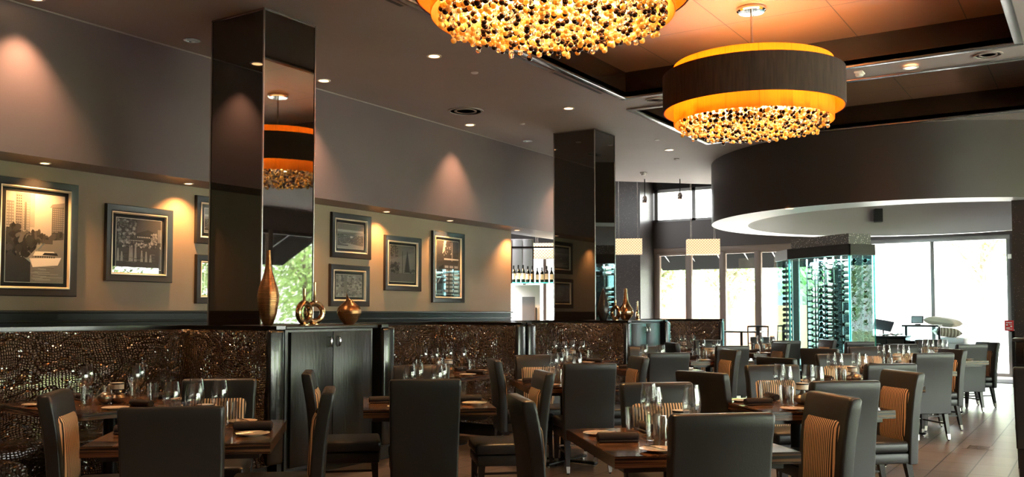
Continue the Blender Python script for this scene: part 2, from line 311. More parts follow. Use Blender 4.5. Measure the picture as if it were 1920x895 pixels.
# ------------------------------------------------------------------ mesh building
class MB:
    def __init__(s): s.v = []; s.f = []; s.m = []; s.mats = []
    def mi(s, name):
        if name not in s.mats: s.mats.append(name)
        return s.mats.index(name)
    def add(s, verts, faces, m):
        o = len(s.v); s.v += [tuple(v) for v in verts]; k = s.mi(m)
        for f in faces: s.f.append(tuple(i + o for i in f)); s.m.append(k)
        return s
    def box(s, lo, hi, m, r=0.0, seg=2):
        if r <= 0:
            (a, b_, c), (d, e, f) = lo, hi
            v = [(a, b_, c), (d, b_, c), (d, e, c), (a, e, c), (a, b_, f), (d, b_, f), (d, e, f), (a, e, f)]
            return s.add(v, [(0, 3, 2, 1), (4, 5, 6, 7), (0, 1, 5, 4), (1, 2, 6, 5), (2, 3, 7, 6), (3, 0, 4, 7)], m)
        bm = bmesh.new(); bmesh.ops.create_cube(bm, size=1)
        for v in bm.verts: v.co = Vector([(lo[i] + hi[i]) / 2 + v.co[i] * (hi[i] - lo[i]) for i in range(3)])
        bmesh.ops.bevel(bm, geom=bm.edges[:], offset=r, segments=seg, profile=0.5, affect='EDGES')
        bm.verts.index_update()
        s.add([v.co[:] for v in bm.verts], [[v.index for v in f.verts] for f in bm.faces], m); bm.free(); return s
    def obox(s, c, size, rz, m, r=0.0, rx=0.0, ry=0.0):
        n0 = len(s.v); s.box([-x / 2 for x in size], [x / 2 for x in size], m, r)
        M = Matrix.Translation(c) @ Matrix.Rotation(rz, 4, 'Z') @ Matrix.Rotation(ry, 4, 'Y') @ Matrix.Rotation(rx, 4, 'X')
        for i in range(n0, len(s.v)): s.v[i] = tuple(M @ Vector(s.v[i]))
        return s
    def prism(s, pts, z0, z1, m, mtop=None):
        n = len(pts); v = [(x, y, z0) for x, y in pts] + [(x, y, z1) for x, y in pts]
        s.add(v, [tuple(range(n - 1, -1, -1))] + [(i, (i + 1) % n, n + (i + 1) % n, n + i) for i in range(n)], m)
        return s.add([(x, y, z + (.0005 if mtop else 0)) for x, y, z in v[n:]], [tuple(range(n))], mtop or m)
    def lathe(s, prof, m, c=(0, 0, 0), seg=20, cap0=True, cap1=True):
        n0 = []; v = []; f = []
        for (r, z) in prof:
            for k in range(seg):
                a = 2 * PI * k / seg; v.append((c[0] + r * math.cos(a), c[1] + r * math.sin(a), c[2] + z))
        for i in range(len(prof) - 1):
            for k in range(seg):
                k2 = (k + 1) % seg; f.append((i * seg + k, i * seg + k2, (i + 1) * seg + k2, (i + 1) * seg + k))
        if cap0: f.append(tuple(range(seg - 1, -1, -1)))
        if cap1: f.append(tuple((len(prof) - 1) * seg + k for k in range(seg)))
        return s.add(v, f, m)
    def ring(s, r0, r1, z0, z1, m, c=(0, 0), seg=48):
        """annular band: inner r0, outer r1"""
        v = []; f = []
        for k in range(seg):
            a = 2 * PI * k / seg; ca, sa = math.cos(a), math.sin(a)
            v += [(c[0] + r * ca, c[1] + r * sa, z) for r, z in ((r0, z0), (r1, z0), (r1, z1), (r0, z1))]
        for k in range(seg):
            a, b_ = k * 4, ((k + 1) % seg) * 4
            for i in range(4): j = (i + 1) % 4; f.append((a + i, b_ + i, b_ + j, a + j))
        return s.add(v, f, m)
    def tube(s, pts, r, m, seg=8):
        pts = [Vector(p) for p in pts]; rs = r if isinstance(r, (list, tuple)) else [r] * len(pts)
        v = []; f = []
        for i, p in enumerate(pts):
            d = (pts[min(i + 1, len(pts) - 1)] - pts[max(i - 1, 0)]).normalized()
            a = d.orthogonal().normalized() if i == 0 else (a - d * a.dot(d)).normalized()
            b_ = d.cross(a)
            for k in range(seg):
                t = 2 * PI * k / seg; v.append(p + (a * math.cos(t) + b_ * math.sin(t)) * rs[i])
        for i in range(len(pts) - 1):
            for k in range(seg):
                k2 = (k + 1) % seg; f.append((i * seg + k, i * seg + k2, (i + 1) * seg + k2, (i + 1) * seg + k))
        f.append(tuple(range(seg - 1, -1, -1))); f.append(tuple((len(pts) - 1) * seg + k for k in range(seg)))
        return s.add(v, f, m)
    def sphere(s, c, r, m, u=10, w=6, sq=(1, 1, 1)):
        v = [(c[0], c[1], c[2] - r * sq[2])]; f = []
        for i in range(1, w):
            p = -PI / 2 + PI * i / w
            for k in range(u):
                a = 2 * PI * k / u; v.append((c[0] + r * sq[0] * math.cos(p) * math.cos(a), c[1] + r * sq[1] * math.cos(p) * math.sin(a), c[2] + r * sq[2] * math.sin(p)))
        v.append((c[0], c[1], c[2] + r * sq[2]))
        for k in range(u):
            f.append((0, 1 + (k + 1) % u, 1 + k)); f.append((len(v) - 1, 1 + (w - 2) * u + k, 1 + (w - 2) * u + (k + 1) % u))
        for i in range(w - 2):
            for k in range(u): k2 = (k + 1) % u; f.append((1 + i * u + k, 1 + i * u + k2, 1 + (i + 1) * u + k2, 1 + (i + 1) * u + k))
        return s.add(v, f, m)
    def loft(s, secs, m, seg=6):
        """secs: (centre x, z, half thickness, half width, corner radius, shear) rounded rectangles stacked upward"""
        n = None; v = []; f = []
        for (cx, z, ht, hw, cr) in secs:
            ring = []
            for (sx, sy, a0) in ((1, 1, 0), (-1, 1, PI / 2), (-1, -1, PI), (1, -1, 1.5 * PI)):
                for k in range(seg):
                    a = a0 + (PI / 2) * k / (seg - 1); ring.append((cx + sx * (ht - cr) + cr * math.cos(a), sy * (hw - cr) + cr * math.sin(a), z))
            n = len(ring); v += ring
        for i in range(len(secs) - 1):
            for k in range(n): k2 = (k + 1) % n; f.append((i * n + k, i * n + k2, (i + 1) * n + k2, (i + 1) * n + k))
        f.append(tuple(range(n - 1, -1, -1))); f.append(tuple((len(secs) - 1) * n + k for k in range(n)))
        return s.add(v, f, m)
    def build(s, name, parent=None, smooth=True, angle=35):
        me = bpy.data.meshes.new(name); me.from_pydata(s.v, [], s.f)
        for k in s.mats: me.materials.append(MATS[k])
        me.polygons.foreach_set('material_index', s.m)
        if smooth:
            me.polygons.foreach_set('use_smooth', [True] * len(me.polygons)); me.set_sharp_from_angle(angle=math.radians(angle))
        me.update(); o = bpy.data.objects.new(name, me); COL.objects.link(o)
        if parent: o.parent = parent
        return o

def tag(o, label=None, cat=None, group=None, kind=None):
    if label: o['label'] = label
    if cat: o['category'] = cat
    if group: o['group'] = group
    if kind: o['kind'] = kind
    return o
def thing(name, label, cat, loc=(0, 0, 0), rz=0.0, group=None):
    o = bpy.data.objects.new(name, None); COL.objects.link(o); o.location = loc; o.rotation_euler = (0, 0, rz); o.empty_display_size = 0.1
    return tag(o, label, cat, group)
def dup(root, label=None, loc=None, rz=None, group=None):
    kids = [c for c in root.children]
    r = root.copy(); COL.objects.link(r)
    if loc is not None: r.location = loc
    if rz is not None: r.rotation_euler = (0, 0, rz)
    if label: r['label'] = label
    if group: r['group'] = group
    for ch in kids:
        c = ch.copy(); COL.objects.link(c); c.parent = r
        for g in ch.children:
            d = g.copy(); COL.objects.link(d); d.parent = c
    return r
def struct(mb, name, **k): return tag(mb.build(name, **k), kind='structure')

# ================================================================== room shell
WU, WL, SOF, CEIL, HIGH = 8.43, 8.93, 2.88, 4.30, 5.30
XB, XF, YR = -3.0, 22.8, -6.0
struct(MB().box((XB - .2, YR - .2, -0.1), (XF + .2, 15.2, 0.0), 'floor_tile'), 'floor')
# left wall: dado, lower taupe wall, projecting upper wall
struct(MB().box((XB, WL, 1.40), (13.88, WL + .15, SOF + .1), 'taupe_paint'), 'wall_left')
struct(MB().box((XB, WL, 0), (13.88, WL + .15, 1.40), 'wainscot_black'), 'wall_left_wainscot')
up = MB().box((XB, WU, SOF), (16.9, WL + .3, CEIL + .3), 'upper_paint')
struct(up, 'wall_left_upper')
tr = MB()
tr.box((XB, WL - .05, 1.395), (13.88, WL, 1.425), 'wainscot_black', .006); tr.box((XB, WL - .03, 1.30), (13.88, WL, 1.325), 'wainscot_black', .005)
tr.box((XB, WL - .02, 1.24), (13.88, WL, 1.255), 'wainscot_black')
for i in range(9): x = -2.3 + i * 1.9; tr.box((x, WL - .02, 0.1), (x + .05, WL, 1.24), 'wainscot_black', .004)
struct(tr, 'trim_1')
struct(MB().box((XB - .15, YR, 0), (XB, 15, CEIL + .3), 'taupe_paint'), 'wall_back')
# side wall out of the picture on the aisle side: windows the mirrors and picture glass reflect
rw = MB().box((XB, YR - .2, 0), (2.2, YR, CEIL + .3), 'upper_paint').box((19.8, YR - .2, 0), (XF, YR, CEIL + .3), 'upper_paint')
rw.box((2.2, YR - .2, 0), (19.8, YR, 0.15), 'dark_wood').box((2.2, YR - .2, 3.7), (19.8, YR, CEIL + .3), 'upper_paint')
struct(rw, 'wall_right')
wf = MB()
for i in range(9):
    x = 2.2 + i * 2.2; w = .16 if i % 2 else .3
    wf.box((x - w / 2, YR - .16, .15), (x + w / 2, YR - .02, 3.7), 'door_frame' if i % 2 else 'black_metal', .01)
wf.box((2.2, YR - .15, 3.6), (19.8, YR - .03, 3.7), 'black_metal').box((2.2, YR - .15, .15), (19.8, YR - .03, .25), 'black_metal')
w1 = struct(wf, 'window_1')
struct(MB().box((2.2, YR - .1, .2), (19.8, YR - .09, 3.65), 'window_glass'), 'window_1_glass')
# facade
fa = MB().box((XF, YR, 3.13), (XF + .25, 10.1, 3.84), 'drum_paint').box((XF, YR, 4.72), (XF + .25, 10.1, HIGH + .3), 'high_ceiling')
fa.box((XF, YR, 3.84), (XF + .25, 4.0, 4.72), 'upper_paint')
fa.box((XF, YR, 0), (XF + .25, -.9, 3.13), 'wallcovering').box((XF, 1.05, 0), (XF + .25, 1.62, 3.13), 'wallcovering')
fa.box((XF, 4.6, 0), (XF + .25, 5.3, 3.13), 'wallcovering_grey')
fa.box((XF, 12.0, 0), (XF + .25, 15, .4), 'upper_paint').box((XF, 12.0, 3.2), (XF + .25, 15, HIGH), 'upper_paint')
struct(fa, 'wall_far')
struct(MB().box((21.96, 10.1, 0), (XF + .25, 12.0, HIGH + .3), 'wallcovering'), 'wall_far_pier')
struct(MB().box((XB, 15.0, 0), (XF, 15.15, HIGH + .3), 'drum_paint'), 'wall_bar')
dm = MB()
for y in (10.02, 9.12, 8.19, 7.26, 6.32, 5.38): dm.box((XF + .03, y - .085, .05), (XF + .15, y + .085, 3.0), 'door_frame', .012)
dm.box((XF + .02, 5.3, 2.98), (XF + .17, 10.1, 3.13), 'door_frame', .01).box((XF + .02, 5.3, 0), (XF + .17, 10.1, .12), 'door_frame', .01)
for y in (9.57, 8.65, 7.72, 6.79, 5.85): dm.box((XF + .05, y - .38, 2.93), (XF + .12, y + .38, 3.0), 'door_frame')
struct(dm, 'door_1')
struct(MB().box((XF + .085, 5.3, .1), (XF + .095, 10.1, 3.0), 'window_glass'), 'door_1_glass')
wm = MB()
for y in (1.66, 3.2, 4.56): wm.box((XF + .03, y - .04, .05), (XF + .12, y + .04, 3.08), 'alu_frame', .008)
wm.box((XF + .02, 1.6, 3.03), (XF + .14, 4.6, 3.13), 'alu_frame', .008).box((XF + .02, 1.6, 0), (XF + .14, 4.6, .07), 'alu_frame', .008)
struct(wm, 'window_2')
struct(MB().box((XF + .075, 1.64, .05), (XF + .08, 4.58, 3.08), 'window_glass'), 'window_2_glass')
cl = MB()
for y in (10.02, 8.95, 7.2, 6.0, 4.1): cl.box((XF + .02, y - .05, 3.84), (XF + .14, y + .05, 4.72), 'alu_frame')
cl.box((XF + .02, 4.0, 3.84), (XF + .14, 10.1, 3.90), 'alu_frame').box((XF + .02, 4.0, 4.64), (XF + .14, 10.1, 4.72), 'alu_frame')
struct(cl, 'window_3')
struct(MB().box((XF + .2, 12, .4), (XF + .21, 15, 3.2), 'window_glass'), 'window_4')
bw = MB()
for y in (12.05, 12.8, 13.5, 14.2, 14.95): bw.box((XF - .02, y - .05, .4), (XF + .12, y + .05, 3.2), 'door_frame')
struct(bw, 'window_5')
# a backlit rack wall beside the entrance, seen only in the mirrors and glass
rk = MB()
for i in range(11): rk.box((XF - .25, -.88, .5 + i * .26), (XF - .01, 1.0, .56 + i * .26), 'black_metal')
for i in range(6): rk.box((XF - .25, -.88 + i * .364, 0), (XF - .01, -.82 + i * .364, 3.12), 'black_metal')
tag(rk.build('display_rack'), 'dark shelf rack standing against the bright window by the entrance', 'rack')

# ceilings
T1 = (2.0, 11.05, 0.70, 5.28); T2 = (11.80, 14.78, 0.64, 5.50)
c = MB()
def cb(x0, x1, y0, y1): c.box((x0, y0, CEIL), (x1, y1, CEIL + .06), 'ceiling_paint')
cb(XB, T1[0], YR, WU); cb(T1[0], T1[1], T1[3], WU); cb(T1[0], T1[1], YR, T1[2]); cb(T1[1], T2[0], YR, WU)
cb(T2[0], T2[1], T2[3], WU); cb(T2[0], T2[1], YR, T2[2]); cb(T2[1], 16.9, YR, WU)
c.prism([(16.9, YR), (XF, YR), (XF, 4.2), (16.9, 10.1)], CEIL, CEIL + .06, 'ceiling_paint'); c.box((13.88, 8.93, CEIL), (16.9, 15, CEIL + .06), 'ceiling_paint')
struct(c, 'ceiling', smooth=False)
hc = MB().box((16.9, 3.5, HIGH), (XF + .2, 15.1, HIGH + .1), 'high_ceiling')
d1, d2 = Vector((XF, 4.2)), Vector((16.9, 10.1)); nn = Vector((.05, .05))
hc.prism([tuple(d1), tuple(d1 + nn), tuple(d2 + nn), tuple(d2)], CEIL + .06, HIGH, 'high_ceiling')
struct(hc, 'ceiling_high', smooth=False)
def tray(n, T, dz):
    x0, x1, y0, y1 = T; z0, z1 = CEIL, CEIL + dz; t = .05
    s = MB()
    s.box((x0 - t, y0 - t, z0 + .005), (x0, y1 + t, z1), 'brown_lacquer').box((x1, y0 - t, z0 + .005), (x1 + t, y1 + t, z1), 'brown_lacquer')
    s.box((x0, y0 - t, z0 + .005), (x1, y0, z1), 'brown_lacquer').box((x0, y1, z0 + .005), (x1, y1 + t, z1), 'brown_lacquer')
    struct(s, 'ceiling_recess_side_%d' % n)
    struct(MB().box((x0 - t, y0 - t, z1), (x1 + t, y1 + t, z1 + .05), 'tray_panel'), 'ceiling_recess_%d' % n)
    e = MB(); w = .09; za, zb = CEIL - .025, CEIL + .02
    e.box((x0 - w, y0 - w, za), (x0, y1 + w, zb), 'edge_metal', .006).box((x1, y0 - w, za), (x1 + w, y1 + w, zb), 'edge_metal', .006)
    e.box((x0, y0 - w, za), (x1, y0, zb), 'edge_metal', .006).box((x0, y1, za), (x1, y1 + w, zb), 'edge_metal', .006)
    struct(e, 'trim_%d' % (n + 1))
tray(1, T1, .33); tray(2, T2, .33)
struct(MB().box((XB, WU - .010, CEIL - .014), (16.9, WU, CEIL), 'ceiling_paint'), 'trim_4')
# drum soffit
OC, OR_, IC, IR, DZ = (18.5, 3.02), 3.6, (18.78, 2.80), 3.2, 3.13
def circ(c, r, n=96): return [(c[0] + r * math.cos(2 * PI * k / n), c[1] + r * math.sin(2 * PI * k / n)) for k in range(n)]
N = 96; oc, ic = circ(OC, OR_), circ(IC, IR)
s = MB(); v = [(x, y, DZ) for x, y in oc] + [(x, y, CEIL + .02) for x, y in oc]
s.add(v, [(k, (k + 1) % N, N + (k + 1) % N, N + k) for k in range(N)], 'drum_paint')
v = [(x, y, DZ) for x, y in ic] + [(x, y, CEIL + .02) for x, y in ic]
s.add(v, [((k + 1) % N, k, N + k, N + (k + 1) % N) for k in range(N)], 'drum_inner_paint')
v = [(x, y, DZ) for x, y in oc] + [(x, y, DZ) for x, y in ic]
s.add(v, [((k + 1) % N, k, N + k, N + (k + 1) % N) for k in range(N)], 'soffit_white')
struct(s, 'ceiling_drum')
# pier by the entrance and door return
struct(MB().box((15.95, -1.2, 0), (16.5, 1.10, CEIL), 'wallcovering'), 'wall_entrance_pier')

# ------------------------------------------------------------------ outside
struct(MB().box((XF + .3, -30, -.35), (90, 60, -.12), 'pavement'), 'ground_street')
struct(MB().box((-10, -60, -.35), (XF + .3, -13, -.12), 'lawn'), 'ground_lawn')
struct(MB().box((-10, -13, -.35), (XF + .3, YR - .3, -.12), 'pavement'), 'ground_bounce')  # unseen ground, pale instead of lawn to bounce daylight up indoors
def tree(loc, h, r, label, seed, density=1.0, low=.42):
    rnd = random.Random(seed); t = thing('tree', label, 'tree', loc, group='trees outside the windows')
    tk = MB().tube([(0, 0, 0), (.05, 0, h * .25), (-.04, .05, h * .5), (0, 0, h * .75)], [.13, .1, .08, .04], 'bark')
    for k in range(6):
        a = k * 1.05; tk.tube([(0, 0, h * (.35 + .05 * k)), (r * .7 * math.cos(a), r * .7 * math.sin(a), h * (.55 + .06 * k))], [.05, .015], 'bark', 6)
    tk.build('trunk', t)
    f = MB(); vs = []; fs = []
    for k in range(int(1500 * density)):
        a = rnd.random() * 2 * PI; ph = math.asin(rnd.uniform(-1, 1)); rr_ = r * (rnd.random() ** .4) * (1 + .25 * math.sin(3 * a + seed))
        p = Vector((rr_ * math.cos(a) * math.cos(ph), rr_ * math.sin(a) * math.cos(ph), h * (low + .3) + (1 - low) * h * .55 * rr_ / r * math.sin(ph)))
        d = Vector((rnd.gauss(0, 1), rnd.gauss(0, 1), rnd.gauss(0, 1))).normalized(); e_ = d.orthogonal().normalized(); g = d.cross(e_); sz = rnd.uniform(.07, .15)
        o = len(vs); vs += [p - e_ * sz, p + g * sz * .5, p + e_ * sz, p - g * sz * .5]; fs.append((o, o + 1, o + 2, o + 3))
    f.add(vs, fs, 'leaves'); f.build('foliage', t, smooth=False)
for i, (x, y, h, r, dn, lb) in enumerate([
    (29.5, 13.0, 4.2, 1.3, 1.0, 'slim pale green street tree beyond the first folding door panel'),
    (32.5, 11.4, 4.5, 1.4, 1.0, 'street tree with a thick bare trunk beyond the second folding door panel'),
    (37.5, 10.0, 5.4, 1.6, .6, 'sparse street tree beyond the fourth folding door panel'),
    (31.0, 8.0, 4.4, 1.0, .8, 'small leafy tree beyond the wine cabinet'),
    (36.0, 3.4, 6.0, 1.6, 1.0, 'tall airy tree seen through the window by the entrance'),
    (31.5, .4, 4.0, 1.3, 1.2, 'green shrubby tree seen low through the window by the entrance')]):
    tree((x, y, -.12), h, r, lb, i, dn)
for i in range(9):
    tree((2 + i * 4.2, -14.5 - (i % 2) * 4, -.12), 5.5 + (i % 3) * .6, 2.1, 'green garden tree on the lawn beyond the side windows, seen only as a reflection', 20 + i, 1.4, .2)
MBf = MB()
fe = thing('mesh_fence', 'orange construction fence standing across the street', 'fence')
MB().box((36, 9.4, -.1), (36.06, 18.5, 1.7), 'orange_fence').build('fence_sheet', fe)
for i in range(5): MB().box((35.9, 9.4 + i * 2.2, -.1), (36.1, 9.5 + i * 2.2, 1.8), 'alu_frame').build('post', fe)
bd = thing('street_building', 'pale flat building across the street', 'building')
MB().box((48, -14, -.1), (56, 26, 4.5), 'building_pale').build('wall', bd); MB().box((47.7, -14.2, 4.5), (56, 26, 4.8), 'building_pale').build('roof_edge', bd)
for i in range(6): MB().box((47.95, -10 + i * 5.5, 1), (48, -7.5 + i * 5.5, 3), 'alu_frame').build('window', bd)
def awning(name, lab, x0, x1, y0, y1, axis):
    t = thing(name, lab, 'awning'); a = MB()
    if axis == 'x': a.add([(x0, y0, 3.45), (x0, y1, 3.45), (x1, y1, 2.88), (x1, y0, 2.88), (x0, y0, 3.41), (x0, y1, 3.41), (x1, y1, 2.62), (x1, y0, 2.62)], [(0, 1, 2, 3), (7, 6, 5, 4), (3, 2, 6, 7), (0, 3, 7, 4), (1, 5, 6, 2)], 'awning_cloth')
    else: a.add([(x0, y1, 3.75), (x1, y1, 3.75), (x1, y0, 3.1), (x0, y0, 3.1), (x0, y1, 3.7), (x1, y1, 3.7), (x1, y0, 2.85), (x0, y0, 2.85)], [(0, 1, 2, 3), (7, 6, 5, 4), (3, 2, 6, 7), (0, 3, 7, 4), (1, 5, 6, 2)], 'awning_cloth')
    a.build('canopy', t)
    for i in range(7):
        if axis == 'x': y = y0 + (y1 - y0) * (i + .5) / 7; MB().tube([(x0, y, 3.38), (x1, y, 2.66)], .02, 'alu_frame').build('rib', t)
        else: x = x0 + (x1 - x0) * (i + .5) / 7; MB().tube([(x, y1, 3.66), (x, y0, 2.9)], .02, 'alu_frame').build('rib', t)
awning('street_awning', 'black sloping awning outside above the folding doors', XF + .26, 24.6, 5.3, 10.6, 'x')
awning('garden_awning', 'long black sloping awning outside above the side windows', 2.2, 19.8, -7.9, YR - .22, 'y')

# ------------------------------------------------------------------ mirrored columns
def column(x0, x1, y0, y1, label):
    t = thing('mirrored_column', label, 'column', ((x0 + x1) / 2, (y0 + y1) / 2, 0)); hx, hy = (x1 - x0) / 2, (y1 - y0) / 2
    MB().box((-hx, -hy, 0), (hx, hy, CEIL - .002), 'mirror_glass').build('glass_cladding', t, smooth=False)
    for sx in (-1, 1):
        for sy in (-1, 1): MB().box((sx * hx - .008, sy * hy - .008, 0), (sx * hx + .008, sy * hy + .008, CEIL - .002), 'edge_metal', .002, 1).build('corner_trim', t)
    e = MB()
    for a, b_ in (((-hx, -hy - .008), (hx, -hy)), ((-hx - .008, -hy), (-hx, hy))): e.box((a[0], a[1], CEIL - .02), (b_[0], b_[1], CEIL - .002), 'edge_metal')
    e.build('top_trim', t)
column(5.93, 6.60, 6.60, 7.34, 'tall black mirrored column rising from the cabinet beside the tall bronze vase')
column(12.68, 13.38, 6.60, 7.34, 'black mirrored column farther along, beside the dark teardrop vase')

# ------------------------------------------------------------------ banquette booths
def sweep(mb, path, prof, m, closed_prof=True):
    """path: [(x, y)], prof: [(inward distance, z)] closed loop; inward is to the right of the walking direction"""
    P = [Vector(p) for p in path]; n = len(prof); v = []; f = []
    for i, p in enumerate(P):
        d0 = (P[i] - P[i - 1]).normalized() if i else (P[1] - P[0]).normalized()
        d1 = (P[i + 1] - P[i]).normalized() if i < len(P) - 1 else d0
        n0, n1 = Vector((d0.y, -d0.x)), Vector((d1.y, -d1.x)); nb = (n0 + n1).normalized(); nb = nb / max(.2, nb.dot(n0))
        for (d, z) in prof: q = p + nb * d; v.append((q.x, q.y, z))
    for i in range(len(P) - 1):
        for k in range(n): k2 = (k + 1) % n; f.append((i * n + k, (i + 1) * n + k, (i + 1) * n + k2, i * n + k2))
    f.append(tuple(range(n))); f.append(tuple((len(P) - 1) * n + k for k in range(n - 1, -1, -1)))
    return mb.add(v, f, m)
def upath(hx, y0, y1, r=0.0, n=5):
    """U open towards the room: from front end of the low-x wing round the back to the front end of the high-x wing"""
    if r <= 0: return [(-hx, y0), (-hx, y1), (hx, y1), (hx, y0)]
    p = [(-hx, y0)]
    for k in range(6): p.append((-hx, y0 + (y1 - r - y0) * (k + 1) / 6.0))
    for k in range(1, n + 1): a = PI - (PI / 2) * k / n; p.append((-hx + r + r * math.cos(a), y1 - r + r * math.sin(a)))
    for k in range(1, n + 1): a = PI / 2 - (PI / 2) * k / n; p.append((hx - r + r * math.cos(a), y1 - r + r * math.sin(a)))
    for k in range(6): p.append((hx, y1 - r - (y1 - r - y0) * (k + 1) / 6.0))
    return p
def booth(x0, x1, label):
    yf, yb = 5.74, 7.04; hx = (x1 - x0) / 2; t = thing('banquette_booth', label, 'booth', ((x0 + x1) / 2, yf, 0), group='leather booths along the wall')
    D = yb - yf
    m_ = MB(); sweep(m_, upath(hx, 0, D), [(0, .02), (0, 1.262), (.05, 1.262), (.05, .02)], 'dark_wood'); m_.build('outer_panel', t)
    m_ = MB(); sweep(m_, upath(hx + .012, -.02, D + .012), [(0, 1.262), (0, 1.29), (.10, 1.29), (.10, 1.262)], 'black_lacquer'); m_.build('top_rail', t)
    m_ = MB(); sweep(m_, upath(hx - .05, 0.02, D - .05, .12), [(0, .40), (0, 1.235), (.02, 1.255), (.045, 1.252), (.062, 1.235), (.066, 1.20), (.080, 1.10), (.102, .95), (.112, .85), (.120, .70), (.130, .50), (.134, .40)], 'croc_leather'); m_.build('backrest', t)
    m_ = MB(); sweep(m_, upath(hx - .10, 0.03, D - .1), [(0, .14), (0, .45), (.3, .465), (.44, .455), (.49, .42), (.50, .36), (.47, .30), (.48, .14)], 'croc_leather'); m_.build('seat_cushion', t)
    m_ = MB(); sweep(m_, upath(hx - .10, 0.06, D - .1), [(0, .0), (0, .14), (.43, .14), (.43, .0)], 'dark_wood'); m_.build('plinth', t)
    for sx in (-1, 1):
        cx = sx * (hx - .085)
        m_ = MB(); m_.box((cx - .085, -.035, .15), (cx + .085, .03, 1.262), 'black_leather', .028, 3); m_.build('end_post', t)
    return t
mat('black_leather', (0.012, 0.012, 0.013), 0.2, spec=0.8, coat=0.3)
booth(2.68, 5.40, 'bronze crocodile leather booth in the corner by the big river picture')
booth(6.64, 9.20, 'bronze crocodile leather booth beside the two-door cabinet with the vases')
booth(9.26, 12.10, 'bronze crocodile leather booth in front of the farther mirrored column')
booth(13.36, 16.00, 'bronze crocodile leather booth past the gold bottle vase')
struct(MB().box((XB, 7.3, 0), (2.60, 7.4, 1.26), 'dark_wood'), 'wall_low_partition')
def cabinet(x0, x1, label):
    yf, yb = 5.76, 6.59; cx = (x0 + x1) / 2; hx = (x1 - x0) / 2; t = thing('storage_cabinet', label, 'cabinet', (cx, yf, 0)); D = yb - yf
    MB().box((-hx, .025, .06), (hx, D, 1.255), 'dark_wood').build('body', t)
    MB().box((-hx, .05, 0), (hx, D, .06), 'black_lacquer').build('plinth', t)
    MB().box((-hx - .03, -.02, 1.257), (hx + .03, D, 1.289), 'dark_wood', .006).build('worktop', t)
    for sx in (-1, 1):
        a, b_ = (-hx + .045, -.003) if sx < 0 else (.003, hx - .045)
        d = MB().box((a, 0, .09), (b_, .024, 1.235), 'dark_wood', .004).build('door', t)
        hxp = sx * .055
        h = MB(); h.tube([(hxp, .0, 1.10), (hxp, -.025, 1.11), (hxp, -.032, 1.145), (hxp, -.025, 1.18), (hxp, .0, 1.19)], [.007, .009, .012, .009, .007], 'chrome', 8); h.build('handle', d)
    return t
cabinet(5.47, 6.57, 'black oak two-door cabinet with bronze vases on top, beside the mirrored column')
cabinet(12.17, 13.29, 'black oak two-door cabinet under the gold bottle vase, farther along')

# ------------------------------------------------------------------ vases
def pY(px, Y):
    w = YAW - math.atan((px - 960) / FOC); return Y / math.tan(w)
VZ = 1.289
def lv(name, prof, m, label, px, Y, seg=28):
    o = MB().lathe(prof, m, seg=seg).build(name); o.location = (pY(px, Y), Y, VZ); return tag(o, label, 'vase')
lv('tall_vase', [(.035, 0), (.045, .01), (.075, .1), (.092, .2), (.096, .26), (.085, .33), (.058, .40), (.038, .47), (.027, .53), (.021, .59), (.018, .65), (.016, .665), (.010, .665)], 'bronze_vase',
   'tall ribbed bronze vase with a long slim neck on the cabinet', 503, 6.18)
def ring_vase(px, Y, R, h, rz, label, sc=1.0):
    t = thing('ring_vase', label, 'vase', (pY(px, Y), Y, VZ), rz); b = MB()
    pts = [(R * math.cos(a), 0, R * 1.0 + .03 + R * math.sin(a)) for a in [2 * PI * k / 20 for k in range(20)]]
    pts = pts + pts[:2]; b.tube(pts, .028 * sc, 'gold_vase', 10)
    b.lathe([(.05, 0), (.05, .008), (.03, .02)], 'gold_vase', seg=14); b.build('ring_body', t)
    n = MB(); n.lathe([(.022, 0), (.016, .03), (.012, h - .05), (.014, h)], 'gold_vase', (0, 0, 2 * R + .03), 12); n.build('neck', t)
ring_vase(571, 6.0, .084, .13, .15, 'low shiny gold ring-shaped vase in front of the mirrored column')
ring_vase(590, 6.2, .084, .20, -.3, 'taller gold ring-shaped vase just behind the low one')
def leaf_vase(px, Y, label):
    t = thing('squat_vase', label, 'vase', (pY(px, Y), Y, VZ))
    MB().lathe([(.045, 0), (.05, .008), (.088, .05), (.112, .10), (.116, .13), (.105, .16), (.075, .19), (.045, .215), (.03, .23)], 'bronze_vase', seg=30).build('body', t)
    b = MB(); vs = []; n = 16
    for k in range(n):
        a = 2 * PI * k / n; vs.append((.030 * math.cos(a), .030 * math.sin(a), .228))
    for k in range(n):
        a = 2 * PI * k / n; hgt = .238 + .075 * ((1 + math.cos(a - PI * .75)) / 2) ** 2; vs.append((.022 * math.cos(a) - .010, .022 * math.sin(a), hgt))
    b.add(vs, [(k, (k + 1) % n, n + (k + 1) % n, n + k) for k in range(n)], 'bronze_vase'); b.build('leaf_lip', t)
leaf_vase(655, 5.95, 'squat round bronze vase with a slanted leaf lip on the cabinet')
lv('teardrop_vase', [(.05, 0), (.055, .01), (.085, .09), (.092, .15), (.082, .24), (.055, .34), (.028, .42), (.012, .47), (.006, .475)], 'dark_vase', 'dark matte teardrop vase beside the farther mirrored column', 1131, 6.2)
ring_vase(1154, 6.1, .085, .10, 1.15, 'slim gold ring vase between the dark teardrop and gold bottle vases')
lv('bottle_vase', [(.05, 0), (.06, .01), (.105, .07), (.118, .12), (.11, .17), (.075, .22), (.045, .27), (.034, .34), (.027, .42), (.022, .49), (.012, .49)], 'gold_vase', 'gold bottle vase with a bulbous base and pointed neck', 1173, 6.15)
ring_vase(1195, 6.0, .05, .16, .3, 'small gold ring vase on the farther cabinet end', .8)

